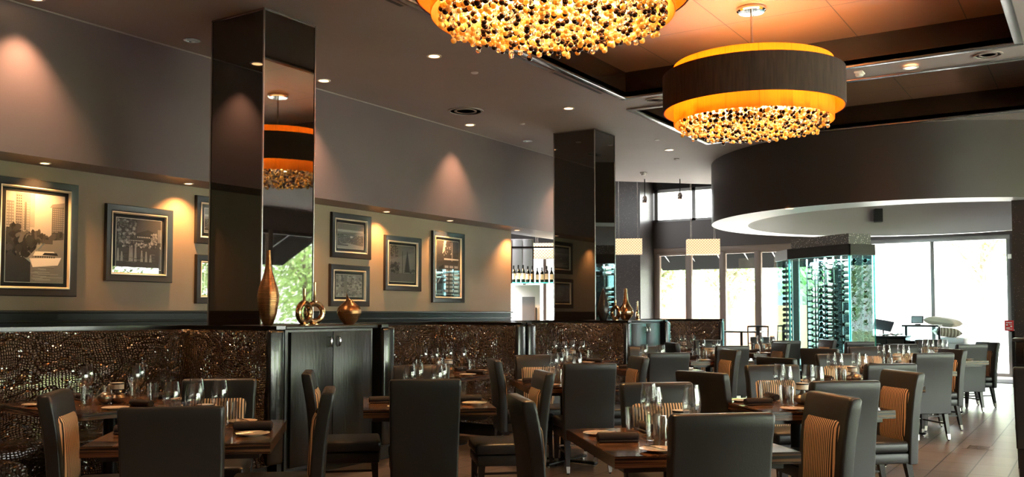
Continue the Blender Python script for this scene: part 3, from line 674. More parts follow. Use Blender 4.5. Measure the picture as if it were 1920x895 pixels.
# ------------------------------------------------------------------ pictures
def poly_cloud(cx, cy, rx, ry, n, rnd):
    return [(cx + rx * math.cos(2 * PI * k / n) * rnd.uniform(.7, 1.15), cy + ry * math.sin(2 * PI * k / n) * rnd.uniform(.7, 1.15)) for k in range(n)]
def print_layers(kind, rnd):
    L = []
    def R(a, b, c_, d, g): L.append(([(a, b), (c_, b), (c_, d), (a, d)], g))
    def wins(a, b, c_, d, nx, ny, g, fx=.6, fy=.5):
        for i in range(nx):
            for j in range(ny):
                x = a + (c_ - a) * (i + .2) / nx; y = b + (d - b) * (j + .25) / ny; R(x, y, x + (c_ - a) / nx * fx, y + (d - b) / ny * fy, g)
    def blobs(x0, y0, x1, y1, n, r, gs):
        for _ in range(n): L.append((poly_cloud(rnd.uniform(x0, x1), rnd.uniform(y0, y1), r * rnd.uniform(.5, 1.2), r * rnd.uniform(.5, 1.1), 8, rnd), rnd.choice(gs)))
    if kind == 'river':
        R(0, 0, 1, 1, .72); R(0, .62, .13, .90, .42); wins(0, .63, .13, .89, 3, 8, .62)
        R(.15, .55, .40, 1, .48); R(.40, .62, .48, 1, .58); wins(.16, .56, .26, .98, 3, 14, .2); wins(.28, .56, .39, .9, 4, 12, .68, .5, .6); R(.30, .58, .34, .90, .3)
        R(.78, .56, 1, .88, .30); wins(.79, .57, 1, .86, 6, 12, .5, .7, .5); L.append(([(.74, .86), (1, .88), (1, .93), (.78, .9)], .4)); R(.83, .50, 1, .58, .22)
        blobs(0, .30, .22, .62, 60, .07, [.06, .1, .15, .2]); blobs(.15, .3, .48, .56, 70, .06, [.06, .1, .14, .3]); blobs(.5, .46, .95, .56, 50, .045, [.1, .16, .24])
        L.append(([(.42, 0), (1, 0), (1, .5), (.72, .48), (.55, .36), (.44, .3)], .42)); L.append(([(.0, 0), (.42, 0), (.42, .22), (.3, .28), (0, .3)], .12))
        L.append(([(.40, .26), (.62, .44), (.60, .45), (.36, .27)], .5)); R(.66, .44, .80, .49, .2)
        for k in range(16): y = .02 + k * .012; x = rnd.uniform(.42, .6); R(x, y, x + rnd.uniform(.1, .4), y + .005, rnd.choice([.3, .55, .65]))
        L.append(([(.40, .27), (.46, .17), (.90, .20), (.96, .29)], .85)); R(.47, .285, .86, .31, .35); L.append(([(.46, .30), (.5, .35), (.82, .355), (.88, .31)], .8)); L.append(([(.62, .31), (.66, .34), (.88, .34), (.9, .31)], .08))
        for k in range(9): R(.50 + k * .04, .28, .52 + k * .04, .30, .1)
    elif kind == 'fountain':
        R(0, 0, 1, 1, .16); R(.45, .72, 1, 1, .22); L.append(([(.45, .72), (.7, .8), (1, .7), (1, .6), (.4, .6)], .11)); R(.92, .55, 1, .82, .4)
        R(.25, .55, .75, .68, .12); wins(.45, .62, .75, .67, 8, 1, .8); wins(.25, .55, .6, .59, 10, 1, .7)
        blobs(.02, .52, .42, .98, 130, .035, [.3, .42, .55, .22]); blobs(.78, .5, .9, .72, 40, .03, [.35, .5, .6]); blobs(0, .44, 1, .54, 60, .03, [.3, .5, .7, .2])
        R(0, 0, 1, .42, .2)
        for x, h_ in ((.12, .34), (.3, .45), (.34, .42), (.42, .5), (.56, .38), (.66, .36), (.76, .3), (.04, .4)):
            L.append(([(x - .03, .15), (x + .03, .15), (x + .012, h_), (x - .012, h_)], .62))
        for k in range(26): x = rnd.random() * .8; y = rnd.uniform(.02, .3); R(x, y, x + .1, y + .008, rnd.choice([.35, .1, .5]))
    elif kind == 'hills':
        R(0, 0, 1, 1, .36); R(0, .62, 1, .75, .6); R(0, .5, 1, .66, .42); R(0, .15, 1, .56, .22)
        for _ in range(150): x = rnd.random() * .95; y = rnd.uniform(.18, .55); R(x, y, x + .03, y + .02, rnd.choice([.1, .35, .5, .16]))
        R(.48, .44, .58, .5, .8); L.append(([(0, .0), (1, 0), (1, .1), (.4, .22), (0, .12)], .45)); R(0, .1, .4, .15, .1)
    elif kind == 'garden':
        R(0, 0, 1, 1, .4); blobs(0, 0, 1, .95, 150, .07, [.3, .4, .5, .25, .55])
        R(.3, .2, .42, 1, .35)
    elif kind == 'fir':
        R(0, 0, 1, 1, .34); L.append(([(0, .6), (1, .85), (1, 1), (0, 1)], .28)); R(.485, .24, .51, .86, .1); R(0, 0, 1, .24, .2)
        for k in range(12): y = .26 + k * .048; w = .15 * (1 - k / 12.5); L.append(([(.70 - w, y), (.70 + w, y), (.70, y + .10)], .07))
        blobs(0, .26, .36, .52, 60, .05, [.08, .14, .2]); blobs(0, .7, .3, 1, 40, .035, [.1, .15]); blobs(.8, .26, 1, .34, 16, .04, [.1, .2])
    elif kind == 'tower':
        R(0, 0, 1, 1, .16); L.append(([(.25, .75), (.33, 1), (.44, 1), (.34, .8)], .75)); R(.68, .62, .71, .98, .6); blobs(.3, .72, .7, .95, 26, .018, [.7, .55])
        R(.33, .64, 1, .67, .8); L.append(([(.02, .2), (.28, .2), (.3, .55), (.1, .5)], .08)); L.append(([(.05, .18), (.28, .4), (.3, .43), (.04, .22)], .45))
        for k in range(7):
            for j in range(3): R(.36 + j * .22, .04 + k * .075, .53 + j * .22, .085 + k * .075, .55)
        R(0, 0, .34, .2, .1)
    elif kind == 'dusk':
        R(0, 0, 1, 1, .12); R(0, .45, 1, 1, .3); blobs(0, .1, 1, .45, 70, .05, [.08, .2, .4])
    return L
PW = []
def picture(x0, x1, z0, z1, kind, label, lit=.045, fw=.075):
    cx, cz = (x0 + x1) / 2, (z0 + z1) / 2; hw, hh = (x1 - x0) / 2, (z1 - z0) / 2
    t = thing('framed_picture', label, 'picture', (cx, WL - .001, cz), group='framed photographs on the wall')
    def frm(name, ow, oh, w, prof, m, par):
        b = MB()
        path = [(-ow, -oh), (-ow, oh), (ow, oh), (ow, -oh)]
        v = []; f = []
        for (a, c_) in path:
            for (d, y) in prof: v.append((a - math.copysign(d, a), y, c_ - math.copysign(d, c_)))
        n = len(prof)
        for i in range(4):
            for k in range(n): k2 = (k + 1) % n; f.append((i * n + k, ((i + 1) % 4) * n + k, ((i + 1) % 4) * n + k2, i * n + k2))
        b.add(v, f, m); return b.build(name, par, angle=20)
    frm('frame', hw, hh, fw, [(0, 0), (0, -.030), (.008, -.042), (fw * .8, -.030), (fw, -.022), (fw, 0)], 'frame_black', t)
    i = fw; frm('fillet', hw - i, hh - i, .02, [(0, 0), (0, -.030), (.010, -.032), (.022, -.012), (.022, 0)], 'frame_fillet', t)
    a, b_ = hw - i - .02, hh - i - .02
    MB().box((-a, -.006, -b_), (a, -.001, b_), 'mount_black').build('mount', t)
    pw, ph = a - lit, b_ - lit; pr = MB(); rnd = random.Random(len(PW)); PW.append(1)
    pr.box((-pw - .005, -.0075, -ph - .005), (pw + .005, -.006, ph + .005), 'frame_fillet')
    for q, (pts, g) in enumerate(print_layers(kind, rnd)):
        y = -.0078 - q * .000012
        pts = [(min(1, max(0, u)), min(1, max(0, w))) for u, w in pts]
        P3 = [(-pw + 2 * pw * u, y, -ph + 2 * ph * w) for u, w in pts]
        ar = sum(P3[k][0] * P3[(k + 1) % len(P3)][2] - P3[(k + 1) % len(P3)][0] * P3[k][2] for k in range(len(P3)))
        if ar < 0: P3.reverse()
        pr.add(P3, [tuple(range(len(P3)))], grey(g))
    pr.build('print', t, smooth=False)
    MB().box((-a, -.0125, -b_), (a, -.0115, b_), 'picture_glass').build('glass', t, smooth=False)
def pic(px0, py0, px1, py1, kind, label):
    A = at(px0, py0, Y=WL - .03); B = at(px0, py1, Y=WL - .03); C_ = at(px1, py0, Y=WL - .03); D_ = at(px1, py1, Y=WL - .03)
    picture(A.x, C_.x, (B.z + D_.z) / 2, (A.z + C_.z) / 2, kind, label)
pic(-12, 338, 148, 556, 'river', 'large black-framed photograph of a tour boat on a city river')
pic(199, 388, 325, 529, 'fountain', 'square framed photograph of fountains and a spreading tree at night')
pic(368, 372, 461, 460, 'hills', 'framed photograph half hidden behind the mirrored column, the upper one')
pic(368, 480, 461, 570, 'garden', 'framed photograph half hidden behind the mirrored column, the lower one')
pic(622, 402, 696, 485, 'hills', 'small framed photograph of a distant hill town, above another frame')
pic(619, 497, 693, 575, 'garden', 'small framed photograph with leafy reflections, behind the squat vase')
pic(722, 444, 790, 546, 'fir', 'upright framed photograph of a dark fir tree and a column')
pic(811, 436, 871, 568, 'tower', 'tall narrow framed photograph nearest the bar opening')

ROT = math.radians(42.0)
TABLES = [
 (4.43, 1.86, 'the front aisle table', True, 'dark zebra-wood table laid for four, at the front of the aisle row'),
 (6.62, 1.83, 'the second aisle table', True, 'dark zebra-wood table second along the aisle, behind the largest chair back'),
 (8.88, 1.98, 'the third aisle table', True, 'dark zebra-wood table third along the aisle'),
 (11.35, 2.02, 'the fourth aisle table', False, 'dark zebra-wood table fourth along the aisle, beyond the chair with metal-tipped legs'),
 (14.05, 1.95, 'the last aisle table', False, 'dark zebra-wood table last along the aisle toward the entrance'),
 (3.30, 4.18, 'the front booth-row table', True, 'dark zebra-wood table set diagonally before the first booth'),
 (5.30, 4.15, 'the second booth-row table', True, 'dark zebra-wood table set diagonally before the black cabinet'),
 (7.50, 4.22, 'the third booth-row table', True, 'dark zebra-wood table set diagonally before the second booth'),
 (9.93, 4.42, 'the fourth booth-row table', False, 'dark zebra-wood table set diagonally before the third booth'),
 (12.3, 4.62, 'the fifth booth-row table', False, 'dark zebra-wood table set diagonally before the farther cabinet'),
 (14.95, 4.62, 'the sixth booth-row table', False, 'dark zebra-wood table last of the booth row, before the wine cabinet'),
]
# ------------------------------------------------------------------ chairs
def chair_proto():
    t = thing('dining_chair', 'x', 'chair')
    b = MB()
    secs = [(-.236, .292, .030, .216, .014), (-.236, .298, .037, .223, .016), (-.238, .38, .038, .225, .016), (-.242, .50, .038, .228, .016), (-.250, .62, .038, .231, .016), (-.263, .74, .038, .234, .016),
            (-.279, .84, .039, .233, .016), (-.291, .90, .039, .236, .016), (-.299, .944, .037, .237, .018), (-.301, .956, .031, .233, .018), (-.302, .961, .022, .226, .014)]
    b.loft(secs, 'leather', 5); b.build('backrest', t)
    p = MB(); n = 14; vs = []; fs = []
    zs = [.44, .50, .58, .66, .74, .80, .828, .838]
    for zi, z in enumerate(zs):
        cx = -.240 + .038 - .10 * max(0, z - .46) ** 1.35
        w = (.168 + (z - .44) * .045) * (1 if zi < 5 else (1, 1, 1, 1, 1, .985, .93, .80)[zi])
        for k in range(n + 1):
            u = -1 + 2 * k / n; e = 1 - abs(u) ** 6; zz = min(1, (z - .44) / .05) * min(1, (.843 - z) / .05)
            vs.append((cx - .010 + (.028 * e ** .5) * max(0.15, zz) ** .5, u * w, z))
    for i in range(len(zs) - 1):
        for k in range(n): a = i * (n + 1) + k; fs.append((a, a + 1, a + n + 2, a + n + 1))
    p.add(vs, fs, 'striped_fabric'); p.build('striped_panel', t)
    MB().box((-.205, -.222, .378), (.245, .222, .462), 'leather', .026, 3).build('seat_cushion', t)
    MB().box((-.205, -.215, .298), (.232, .215, .377), 'leather', .014, 2).build('seat_apron', t)
    for sx, sy in ((1, 1), (1, -1), (-1, 1), (-1, -1)):
        l = MB(); x0, x1 = (.198, .212) if sx > 0 else (-.205, -.262); y0, y1 = sy * .185, sy * .188
        def sq(x, y, z, h): return [(x - h, y - h, z), (x + h, y - h, z), (x + h, y + h, z), (x - h, y + h, z)]
        z1 = .07; xm = x0 + (x1 - x0) * (1 - z1 / .30)
        v = sq(xm, y1, z1, .0165) + sq(x0, y0, .30, .024); l.add(v, [(0, 3, 2, 1), (4, 5, 6, 7)] + [(i, (i + 1) % 4, 4 + (i + 1) % 4, 4 + i) for i in range(4)], 'chair_wood')
        lo = l.build('leg', t)
        q = MB(); v = sq(x1, y1, .012, .0135) + sq(xm, y1, z1, .018); q.add(v, [(0, 3, 2, 1), (4, 5, 6, 7)] + [(i, (i + 1) % 4, 4 + (i + 1) % 4, 4 + i) for i in range(4)], 'steel')
        q.lathe([(.006, -.012), (.011, -.012), (.011, 0), (.006, 0)], 'black_metal', (x1, y1, .012), 8); q.build('ferrule', lo)
    MB().box((.196, -.172, .175), (.212, .172, .195), 'steel', .003, 1).build('foot_bar', t)
    for sy in (1, -1): MB().box((-.235, sy * .187 - .008, .17), (.196, sy * .187 + .008, .186), 'chair_wood').build('stretcher', t)
    return t
chair0 = chair_proto(); chair_used = [False]
NEAR, FAR_, BOOTHS, AISLE = math.radians(42.5), math.radians(222.5), math.radians(312.5), math.radians(132.5)
def put_chair(px, py, face, label, group='striped dining chairs at the tables', pos=None):
    p = at(px, py, Z=.96); off = .30
    x, y = (p.x + off * math.cos(face), p.y + off * math.sin(face)) if pos is None else pos
    fx, fy = math.cos(face), math.sin(face)
    for (tx, ty, *_r) in TABLES:
        rx_, ry_ = x - tx, y - ty
        if math.hypot(rx_, ry_) > .95: continue
        u = -(rx_ * fx + ry_ * fy); v_ = abs(-rx_ * fy + ry_ * fx)
        if v_ > .45 or u < .1: continue
        al = abs(math.cos(face - ROT)); half = .50 if al > .8 else (.45 if al < .3 else .60)
        need = half - .20 + .02 - u
        if need > 0: x -= fx * need; y -= fy * need
    if not chair_used[0]:
        chair_used[0] = True; c = chair0; c.location = (x, y, 0); c.rotation_euler = (0, 0, face); c['label'] = label; c['group'] = group
    else: c = dup(chair0, label, (x, y, 0), face, group)
    return c
B_ = 'dark leather chair '
def deg(a): return math.radians(a)
CH = [
 (322, 764, NEAR, 'seen from behind at the front table of the booth-side row'),
 (103, 735, BOOTHS + .05, 'with striped panel in the lower corner beside the first booth'),
 (412, 711, FAR_, 'facing the room between the front table and the first booth'),
 (577, 697, BOOTHS, 'edge-on before the cabinet doors, its seat under the second table'),
 (617, 730, AISLE, 'seen edge-on at the aisle side of the front booth-row table'),
 (797, 711, NEAR, 'seen from behind at the second table, wine glasses above it'),
 (790, 685, FAR_, 'facing the room at the second table, only its top showing'),
 (926, 674, BOOTHS, 'edge-on between the second and third booth-side tables'),
 (976, 745, BOOTHS, 'edge-on at the booth side of the front aisle table'),
 (1020, 697, AISLE, 'with tan stripes turned to us at the second booth-row table'),
 (1007, 666, FAR_, 'facing us across the third booth-side table'),
 (1106, 682, NEAR, 'seen from behind at the third booth-side table'),
 (1230, 718, FAR_, 'facing us across the front aisle table, stripes behind the glasses'),
 (1198, 669, AISLE, 'side-on with tan stripes at the third booth-side table'),
 (1254, 662, NEAR, 'seen from behind at the fourth booth-side table'),
 (1210, 650, FAR_, 'facing us at the fourth booth-side table, mostly hidden'),
 (1315, 698, deg(-20), 'turned away at the booth side of the second aisle table'),
 (1354, 776, NEAR, 'seen from behind, the biggest one at the front aisle table'),
 (1562, 740, AISLE, 'with big tan striped panel at the aisle side of the front table'),
 (1584, 715, NEAR, 'seen from behind at the second aisle table'),
 (1692, 696, AISLE, 'with striped panel and full seat shown beside the second aisle table'),
 (1665, 682, NEAR, 'seen from behind at the third aisle table'),
 (1745, 662, NEAR, 'seen from behind with its metal-tipped legs in the aisle, fourth aisle table'),
 (1786, 655, AISLE, 'with striped panel at the aisle side of the fourth aisle table'),
 (1822, 646, NEAR, 'seen from behind at the last aisle table by the entrance'),
 (1852, 642, AISLE, 'with striped panel closest to the entrance door'),
 (1962, 690, deg(5), 'cut by the picture edge before the black host stand'),
 (1447, 685, FAR_, 'facing us across the second aisle table'),
 (1364, 648, NEAR, 'seen from behind at the fifth booth-side table'),
 (1370, 656, AISLE, 'side-on with tan stripes at the fourth booth-side table'),
 (1327, 638, FAR_, 'facing us at the fifth booth-side table'),
 (1455, 671, deg(-25), 'turned away at the booth side of the third aisle table'),
 (1470, 639, NEAR, 'seen from behind at the sixth booth-side table'),
 (1465, 643, AISLE, 'side-on at the aisle side of the fifth booth-side table'),
 (1430, 632, FAR_, 'facing us at the sixth booth-side table'),
 (1536, 654, deg(-5), 'turned away before the wine cabinet, fourth aisle table'),
 (1568, 664, FAR_, 'facing us across the third aisle table'),
 (1552, 637, AISLE, 'side-on right against the glass wine cabinet'),
 (1624, 650, deg(212), 'facing us across the fourth aisle table'),
 (1612, 641, NEAR, 'seen from behind just past the wine cabinet corner'),
 (1690, 646, FAR_, 'facing us at the fifth aisle table, four wine glasses before it'),
 (1741, 637, FAR_, 'facing us before the low bench with cushions'),
 (1259, 643, BOOTHS, 'turned away at the booth side of the fifth booth-row table'),
]
for q in CH: put_chair(q[0], q[1], q[2], B_ + q[3])

# ------------------------------------------------------------------ tables and what stands on them
TZ = .75
def table_proto():
    t = thing('dining_table', 'x', 'table')
    MB().box((-.50, -.45, TZ - .055), (.50, .45, TZ - .003), 'table_edge').box((-.498, -.448, TZ - .003), (.498, .448, TZ), 'table_wood').build('tabletop', t)
    MB().box((-.44, -.39, TZ - .085), (.44, .39, TZ - .056), 'chair_wood').build('under_frame', t)
    MB().lathe([(.05, .04), (.05, TZ - .075)], 'black_metal', seg=20).build('pedestal', t)
    for a in (0, PI / 2):
        b = MB(); b.obox((0, 0, .03), (.66, .07, .022), a + PI / 4, 'black_metal', .008)
        for s_ in (-1, 1): b.lathe([(.018, 0), (.022, .004), (.022, .014), (.01, .02)], 'steel', (s_ * .30 * math.cos(a + PI / 4), s_ * .30 * math.sin(a + PI / 4), 0), 10)
        b.build('base_foot', t)
    return t
wine0 = MB().lathe([(.036, 0), (.036, .003), (.012, .007), (.0045, .015), (.004, .085), (.010, .093), (.030, .115), (.041, .145), (.043, .165), (.039, .195), (.032, .235), (.0305, .235), (.037, .195), (.041, .165), (.039, .145), (.028, .118), (.002, .098)], 'table_glass', seg=20, cap1=True).build('wine_glass', angle=60)
tumb0 = MB().lathe([(.028, 0), (.031, .003), (.036, .06), (.039, .125), (.0375, .125), (.0345, .06), (.029, .018), (.003, .016)], 'table_glass', seg=20).build('tumbler', angle=60)
plate0 = MB().lathe([(.05, 0), (.055, .004), (.088, .012), (.089, .014), (.056, .008), (.01, .007)], 'porcelain', seg=24).build('side_plate')
nap0 = thing('rolled_napkin', 'x', 'napkin')
MB().tube([(-.105, 0, .024), (-.10, 0, .024), (0, 0, .0243), (.10, 0, .024), (.105, 0, .024)], [.019, .0235, .024, .0235, .019], 'napkin_cloth', 12).build('roll', nap0)
MB().obox((.0, .018, .006), (.20, .03, .010), 0, 'napkin_cloth', .005).build('tail_fold', nap0)
fork0 = MB()
fork0.box((-.09, -.004, .002), (.03, .004, .005), 'steel', .001, 1).box((.03, -.011, .002), (.045, .011, .005), 'steel', .001, 1)
for k in range(4): fork0.box((.045, -.011 + k * .0062, .002), (.085, -.0085 + k * .0062, .0045), 'steel')
fork0 = fork0.build('fork')
knife0 = MB().box((-.10, -.005, .002), (0, .005, .006), 'steel', .002, 1).box((0, -.007, .002), (.10, .007, .0035), 'steel').build('table_knife')
salt0 = MB().lathe([(.019, 0), (.020, .003), (.020, .085), (.016, .092), (.016, .1)], 'steel', seg=16).build('salt_shaker')
pep0 = MB().lathe([(.021, 0), (.022, .003), (.022, .10), (.017, .107), (.006, .110), (.007, .118), (.003, .122)], 'steel', seg=16).build('pepper_mill')
lamp0 = thing('table_lamp', 'x', 'candle lamp')
MB().lathe([(.028, 0), (.03, .003), (.045, .02), (.048, .038), (.038, .058), (.015, .068), (.01, .085)], 'pewter', seg=20).build('round_base', lamp0)
sh_ = MB().lathe([(.012, .088), (.034, .090), (.034, .135), (.020, .137)], 'lampshade_white', seg=24).build('shade', lamp0)
MB().ring(.0335, .0352, .125, .134, 'black_plastic', seg=24).ring(.0335, .0352, .089, .094, 'black_plastic', seg=24).build('black_band', sh_)
bowl0 = MB().sphere((0, 0, .036), .05, 'pewter', 18, 10, (1, .8, .72)).build('pewter_pebble_pot')
PROTO = dict(wine=wine0, tumb=tumb0, plate=plate0, nap=nap0, fork=fork0, knife=knife0, salt=salt0, pep=pep0, lamp=lamp0, bowl=bowl0)
USED = set()
def put(kind, x, y, rz, label, cat, group, z=TZ + .0008):
    o = PROTO[kind]
    if kind in USED: o = dup(o)
    USED.add(kind); o.location = (x, y, z); o.rotation_euler = (0, 0, rz); return tag(o, label, cat, group)
def setting(cx, cy, rot, side, phrase, full, sidename, rx, rnd):
    """one place laid on the side of the table whose outward direction is rot+side"""
    a = rot + side; ux, uy = math.cos(a), math.sin(a); vx, vy = -uy, ux       # u outward, v along the edge
    def W(u, v): return (cx + ux * u + vx * v, cy + uy * u + vy * v)
    j = lambda s_: rnd.uniform(-s_, s_)
    x, y = W(rx - .145, .02 + j(.02)); put('nap', x, y, a + j(.12), 'dark rolled napkin on %s, %s' % (phrase, sidename), 'napkin', 'rolled napkins on the tables')
    x, y = W(rx - .12, -.21 + j(.015)); put('plate', x, y, 0, 'small cream side plate on %s, %s' % (phrase, sidename), 'plate', 'side plates on the tables')
    x, y = W(rx - .29, .15 + j(.03)); put('tumb', x, y, 0, 'clear water tumbler on %s, %s' % (phrase, sidename), 'glass', 'water tumblers on the tables')
    x, y = W(rx - .33, .05 + j(.03)); put('wine', x, y, 0, 'stemmed wine glass on %s, %s' % (phrase, sidename), 'wine glass', 'wine glasses on the tables')
    if full:
        x, y = W(rx - .15, -.09); put('fork', x, y, a + PI + .1 + j(.2), 'steel fork on %s, %s' % (phrase, sidename), 'fork', 'forks on the tables')
        x, y = W(rx - .12, -.215); put('knife', x, y, a + .5 + j(.2), 'butter knife on side plate of %s, %s' % (phrase, sidename), 'knife', 'butter knives on side plates', z=TZ + .014)
def centre(cx, cy, rot, phrase):
    def W(u, v): return (cx + math.cos(rot) * u - math.sin(rot) * v, cy + math.sin(rot) * u + math.cos(rot) * v)
    x, y = W(.02, -.05); put('lamp', x, y, 0, 'small lamp with white black-banded shade on %s' % phrase, 'candle lamp', 'small lamps on the tables')
    x, y = W(-.03, .06); put('salt', x, y, 0, 'short brushed steel salt shaker on %s' % phrase, 'salt shaker', 'salt shakers on the tables')
    x, y = W(.03, .075); put('pep', x, y, 0, 'taller brushed steel pepper mill on %s' % phrase, 'pepper mill', 'pepper mills on the tables')
    x, y = W(-.07, -.05); put('bowl', x, y, rot + .4, 'polished pewter pebble-shaped pot on %s' % phrase, 'pot', 'pewter pots on the tables')
wine0.scale = (1.1, 1.1, 1.17); tumb0.scale = (1.08, 1.08, 1.15); nap0.scale = (1.0, 1.25, 1.0); lamp0.scale = (1.28, 1.28, 1.08); bowl0.scale = (1.2, 1.2, 1.2)
salt0.scale = (1.0, 1.0, 1.25); pep0.scale = (.9, .9, 1.2)
ROT = math.radians(42.0)
table0 = table_proto(); tu = [0]
SIDES = ((PI, 'near side', .50), (0, 'far side', .50), (PI / 2, 'booth side', .45), (-PI / 2, 'aisle side', .45))
for (x, y, ph, full, lb) in TABLES:
    t = table0 if tu[0] == 0 else dup(table0); tu[0] += 1
    t.location = (x, y, 0); t.rotation_euler = (0, 0, ROT); tag(t, lb, 'table', 'dining tables on the open floor')
    rnd = random.Random(int(x * 100))
    for sd, nm, rx in SIDES: setting(x, y, ROT, sd, ph, full, nm, rx, rnd)
    centre(x, y, ROT, ph)
# booth tables: clipped corners on a pedestal
def booth_table(cx, cy, rz, hx, hy, label, ph, full):
    t = thing('booth_table', label, 'table', (cx, cy, 0), rz, 'tables inside the booths')
    c_ = .10; pts = []
    for (sx, sy, a0) in ((1, 1, 0), (-1, 1, PI / 2), (-1, -1, PI), (1, -1, 1.5 * PI)):
        for k in range(5): a = a0 + PI / 2 * k / 4; pts.append((sx * (hx - c_) + c_ * math.cos(a), sy * (hy - c_) + c_ * math.sin(a)))
    MB().prism(pts, TZ - .045, TZ, 'table_edge', 'table_wood').build('tabletop', t)
    MB().lathe([(.05, .03), (.05, TZ - .04)], 'black_metal', seg=16).build('pedestal', t)
    MB().lathe([(.26, 0), (.26, .012), (.06, .03)], 'black_metal', seg=24).build('base', t)
    rnd = random.Random(int(cx * 77))
    for sd, nm, rx in ((0, 'entrance-wing side', hx), (PI, 'inner wing side', hx), (PI / 2, 'wall side', hy), (-PI / 2, 'open side', hy)):
        setting(cx, cy, rz, sd, ph, full and nm != 'open side', nm, rx, rnd)
    centre(cx, cy, rz, ph)
booth_table(4.02, 6.02, deg(-6), .56, .56, 'dark wood table with rounded corners inside the first booth', 'the first booth table', True)
booth_table(7.95, 5.98, deg(5), .55, .54, 'dark wood table with rounded corners inside the second booth', 'the second booth table', False)
booth_table(10.75, 6.0, deg(0), .55, .52, 'dark wood table with rounded corners inside the third booth', 'the third booth table', False)
booth_table(14.65, 6.0, deg(0), .55, .52, 'dark wood table with rounded corners inside the fourth booth', 'the fourth booth table', False)

# ------------------------------------------------------------------ chandeliers
def chandelier(cx, cy, label):
    t = thing('drum_chandelier', label, 'chandelier', (cx, cy, CEIL + .33), 0); Z = -(CEIL + .33)
    def L(z): return z + Z
    MB().lathe([(.12, -.001), (.15, -.004), (.152, -.03), (.135, -.045), (.03, -.05)], 'chrome', seg=32).build('ceiling_canopy', t)
    MB().lathe([(.012, L(3.75)), (.012, -.045)], 'steel', seg=12).build('hanging_rod', t)
    MB().ring(.925, .935, L(3.53), L(3.915), 'outer_shade', seg=96).build('outer_shade', t)
    MB().ring(.918, .924, L(3.532), L(3.913), 'shade_lining', seg=96).build('shade_lining', t)
    MB().ring(.815, .820, L(3.40), L(4.02), 'amber_shade', seg=96).build('inner_shade', t)
    s = MB()
    for k in range(4):
        a = PI / 4 + PI / 2 * k; s.tube([(.01 * math.cos(a), .01 * math.sin(a), L(3.80)), (.925 * math.cos(a), .925 * math.sin(a), L(3.80))], .006, 'steel', 6)
    s.build('spider_frame', t)
    MB().lathe([(.79, L(3.60)), (.79, L(3.606))], 'diffuser', seg=64).build('bead_plate', t)
    for k in range(8):
        a = 2 * PI * k / 8 + .2; r = .5
        MB().sphere((r * math.cos(a), r * math.sin(a), L(3.68)), .035, 'bulb_glow', 12, 8).build('bulb', t)
        d = bpy.data.lights.new('bulb_light', 'POINT'); d.energy = BULB if k % 2 else BULB * .5; d.color = (1, 0.70, 0.36); d.shadow_soft_size = .05
        o = bpy.data.objects.new('bulb_light', d); COL.objects.link(o); o.parent = t; o.location = (r * math.cos(a), r * math.sin(a), L(3.55 if k % 2 else 3.80))
    rnd = random.Random(3); strands = []
    sp_ = .072; r = .03
    while r < .785:
        n = max(1, int(2 * PI * r / sp_))
        for k in range(n):
            a = 2 * PI * k / n + r * 9; strands.append((r, a))
        r += sp_
    strands.sort(key=lambda q: -q[0])
    rest = MB()
    def strand(mb, r, a):
        x, y = r * math.cos(a), r * math.sin(a); zb = 3.335 - .05 * (1 - (r / .785) ** 2) + rnd.uniform(-.03, .05)
        nb = rnd.choice((2, 3, 3)); z = zb
        mb.tube([(x, y, L(zb)), (x, y, L(3.60))], .0018, 'steel', 3)
        for i in range(nb):
            m_ = rnd.choice(('bead_amber', 'bead_dark', 'bead_amber', 'bead_clear', 'bead_dark')); rr_ = rnd.choice((.019, .021, .0225))
            mb.sphere((x, y, L(z + rr_)), rr_, m_, 8, 6); z += rr_ * 2 + rnd.choice((.002, .012, .03))
    for i, (r, a) in enumerate(strands):
        if i < 100: b = MB(); strand(b, r, a); b.build('bead_strand', t)
        else: strand(rest, r, a)
    tag(rest.build('bead_curtain', t), kind='stuff')
chandelier(5.27, 3.06, 'amber glass bead chandelier cut off by the top of the picture')
chandelier(9.42, 3.03, 'brown drum chandelier with amber lining and glass beads, seen whole')

# ------------------------------------------------------------------ ceiling fittings
def downlight(x, y, z, label, lit=True, power=None, r=.075, group='lit recessed downlights', spread=1.45):
    t = thing('recessed_downlight', label, 'downlight', (x, y, z), group=group)
    MB().ring(r * .82, r * 1.15, -.006, 0.001, 'white_plastic' if lit else 'chrome', seg=28).build('trim_ring', t)
    MB().lathe([(r * .82, -.002), (r * .5, -.0015), (.004, -.001)], 'can_glow' if lit else 'chrome', seg=24).build('lens', t)
    if lit:
        d = bpy.data.lights.new('can_spot', 'SPOT'); d.energy = power or CAN; d.color = (1, 0.56, 0.30) if r > .06 else (1, 0.47, 0.15); d.spot_size = spread; d.spot_blend = .85; d.shadow_soft_size = .035
        o = bpy.data.objects.new('can_spot', d); COL.objects.link(o); o.parent = t; o.location = (0, 0, -.02)
def dl(px, py, label, z=CEIL, **k):
    p = at(px, py, Z=z); downlight(p.x, p.y, z - .001, label, **k); return p
dl(607, 151, 'lit warm downlight touching the edge of the mirrored column in the picture')
dl(814, 105, 'lit warm downlight under the bead fringe of the cut-off chandelier')
dl(881, 234, 'lit warm downlight by the round ceiling speaker')
dl(1066, 203, 'lit warm downlight above the farther mirrored column')
dl(1255, 281, 'lit warm downlight between the chandelier and the far mirrored column')
dl(66, -4, 'lit warm downlight at the top corner over the river picture')
dl(1480, 391, 'lit warm downlight in the underside of the round ceiling drum', z=DZ, power=20)
dl(360, 75, 'unlit chrome downlight beside the mirrored column', lit=False, group='unlit chrome fittings')
dl(989, 264, 'unlit chrome downlight near the farther mirrored column', lit=False, group='unlit chrome fittings')
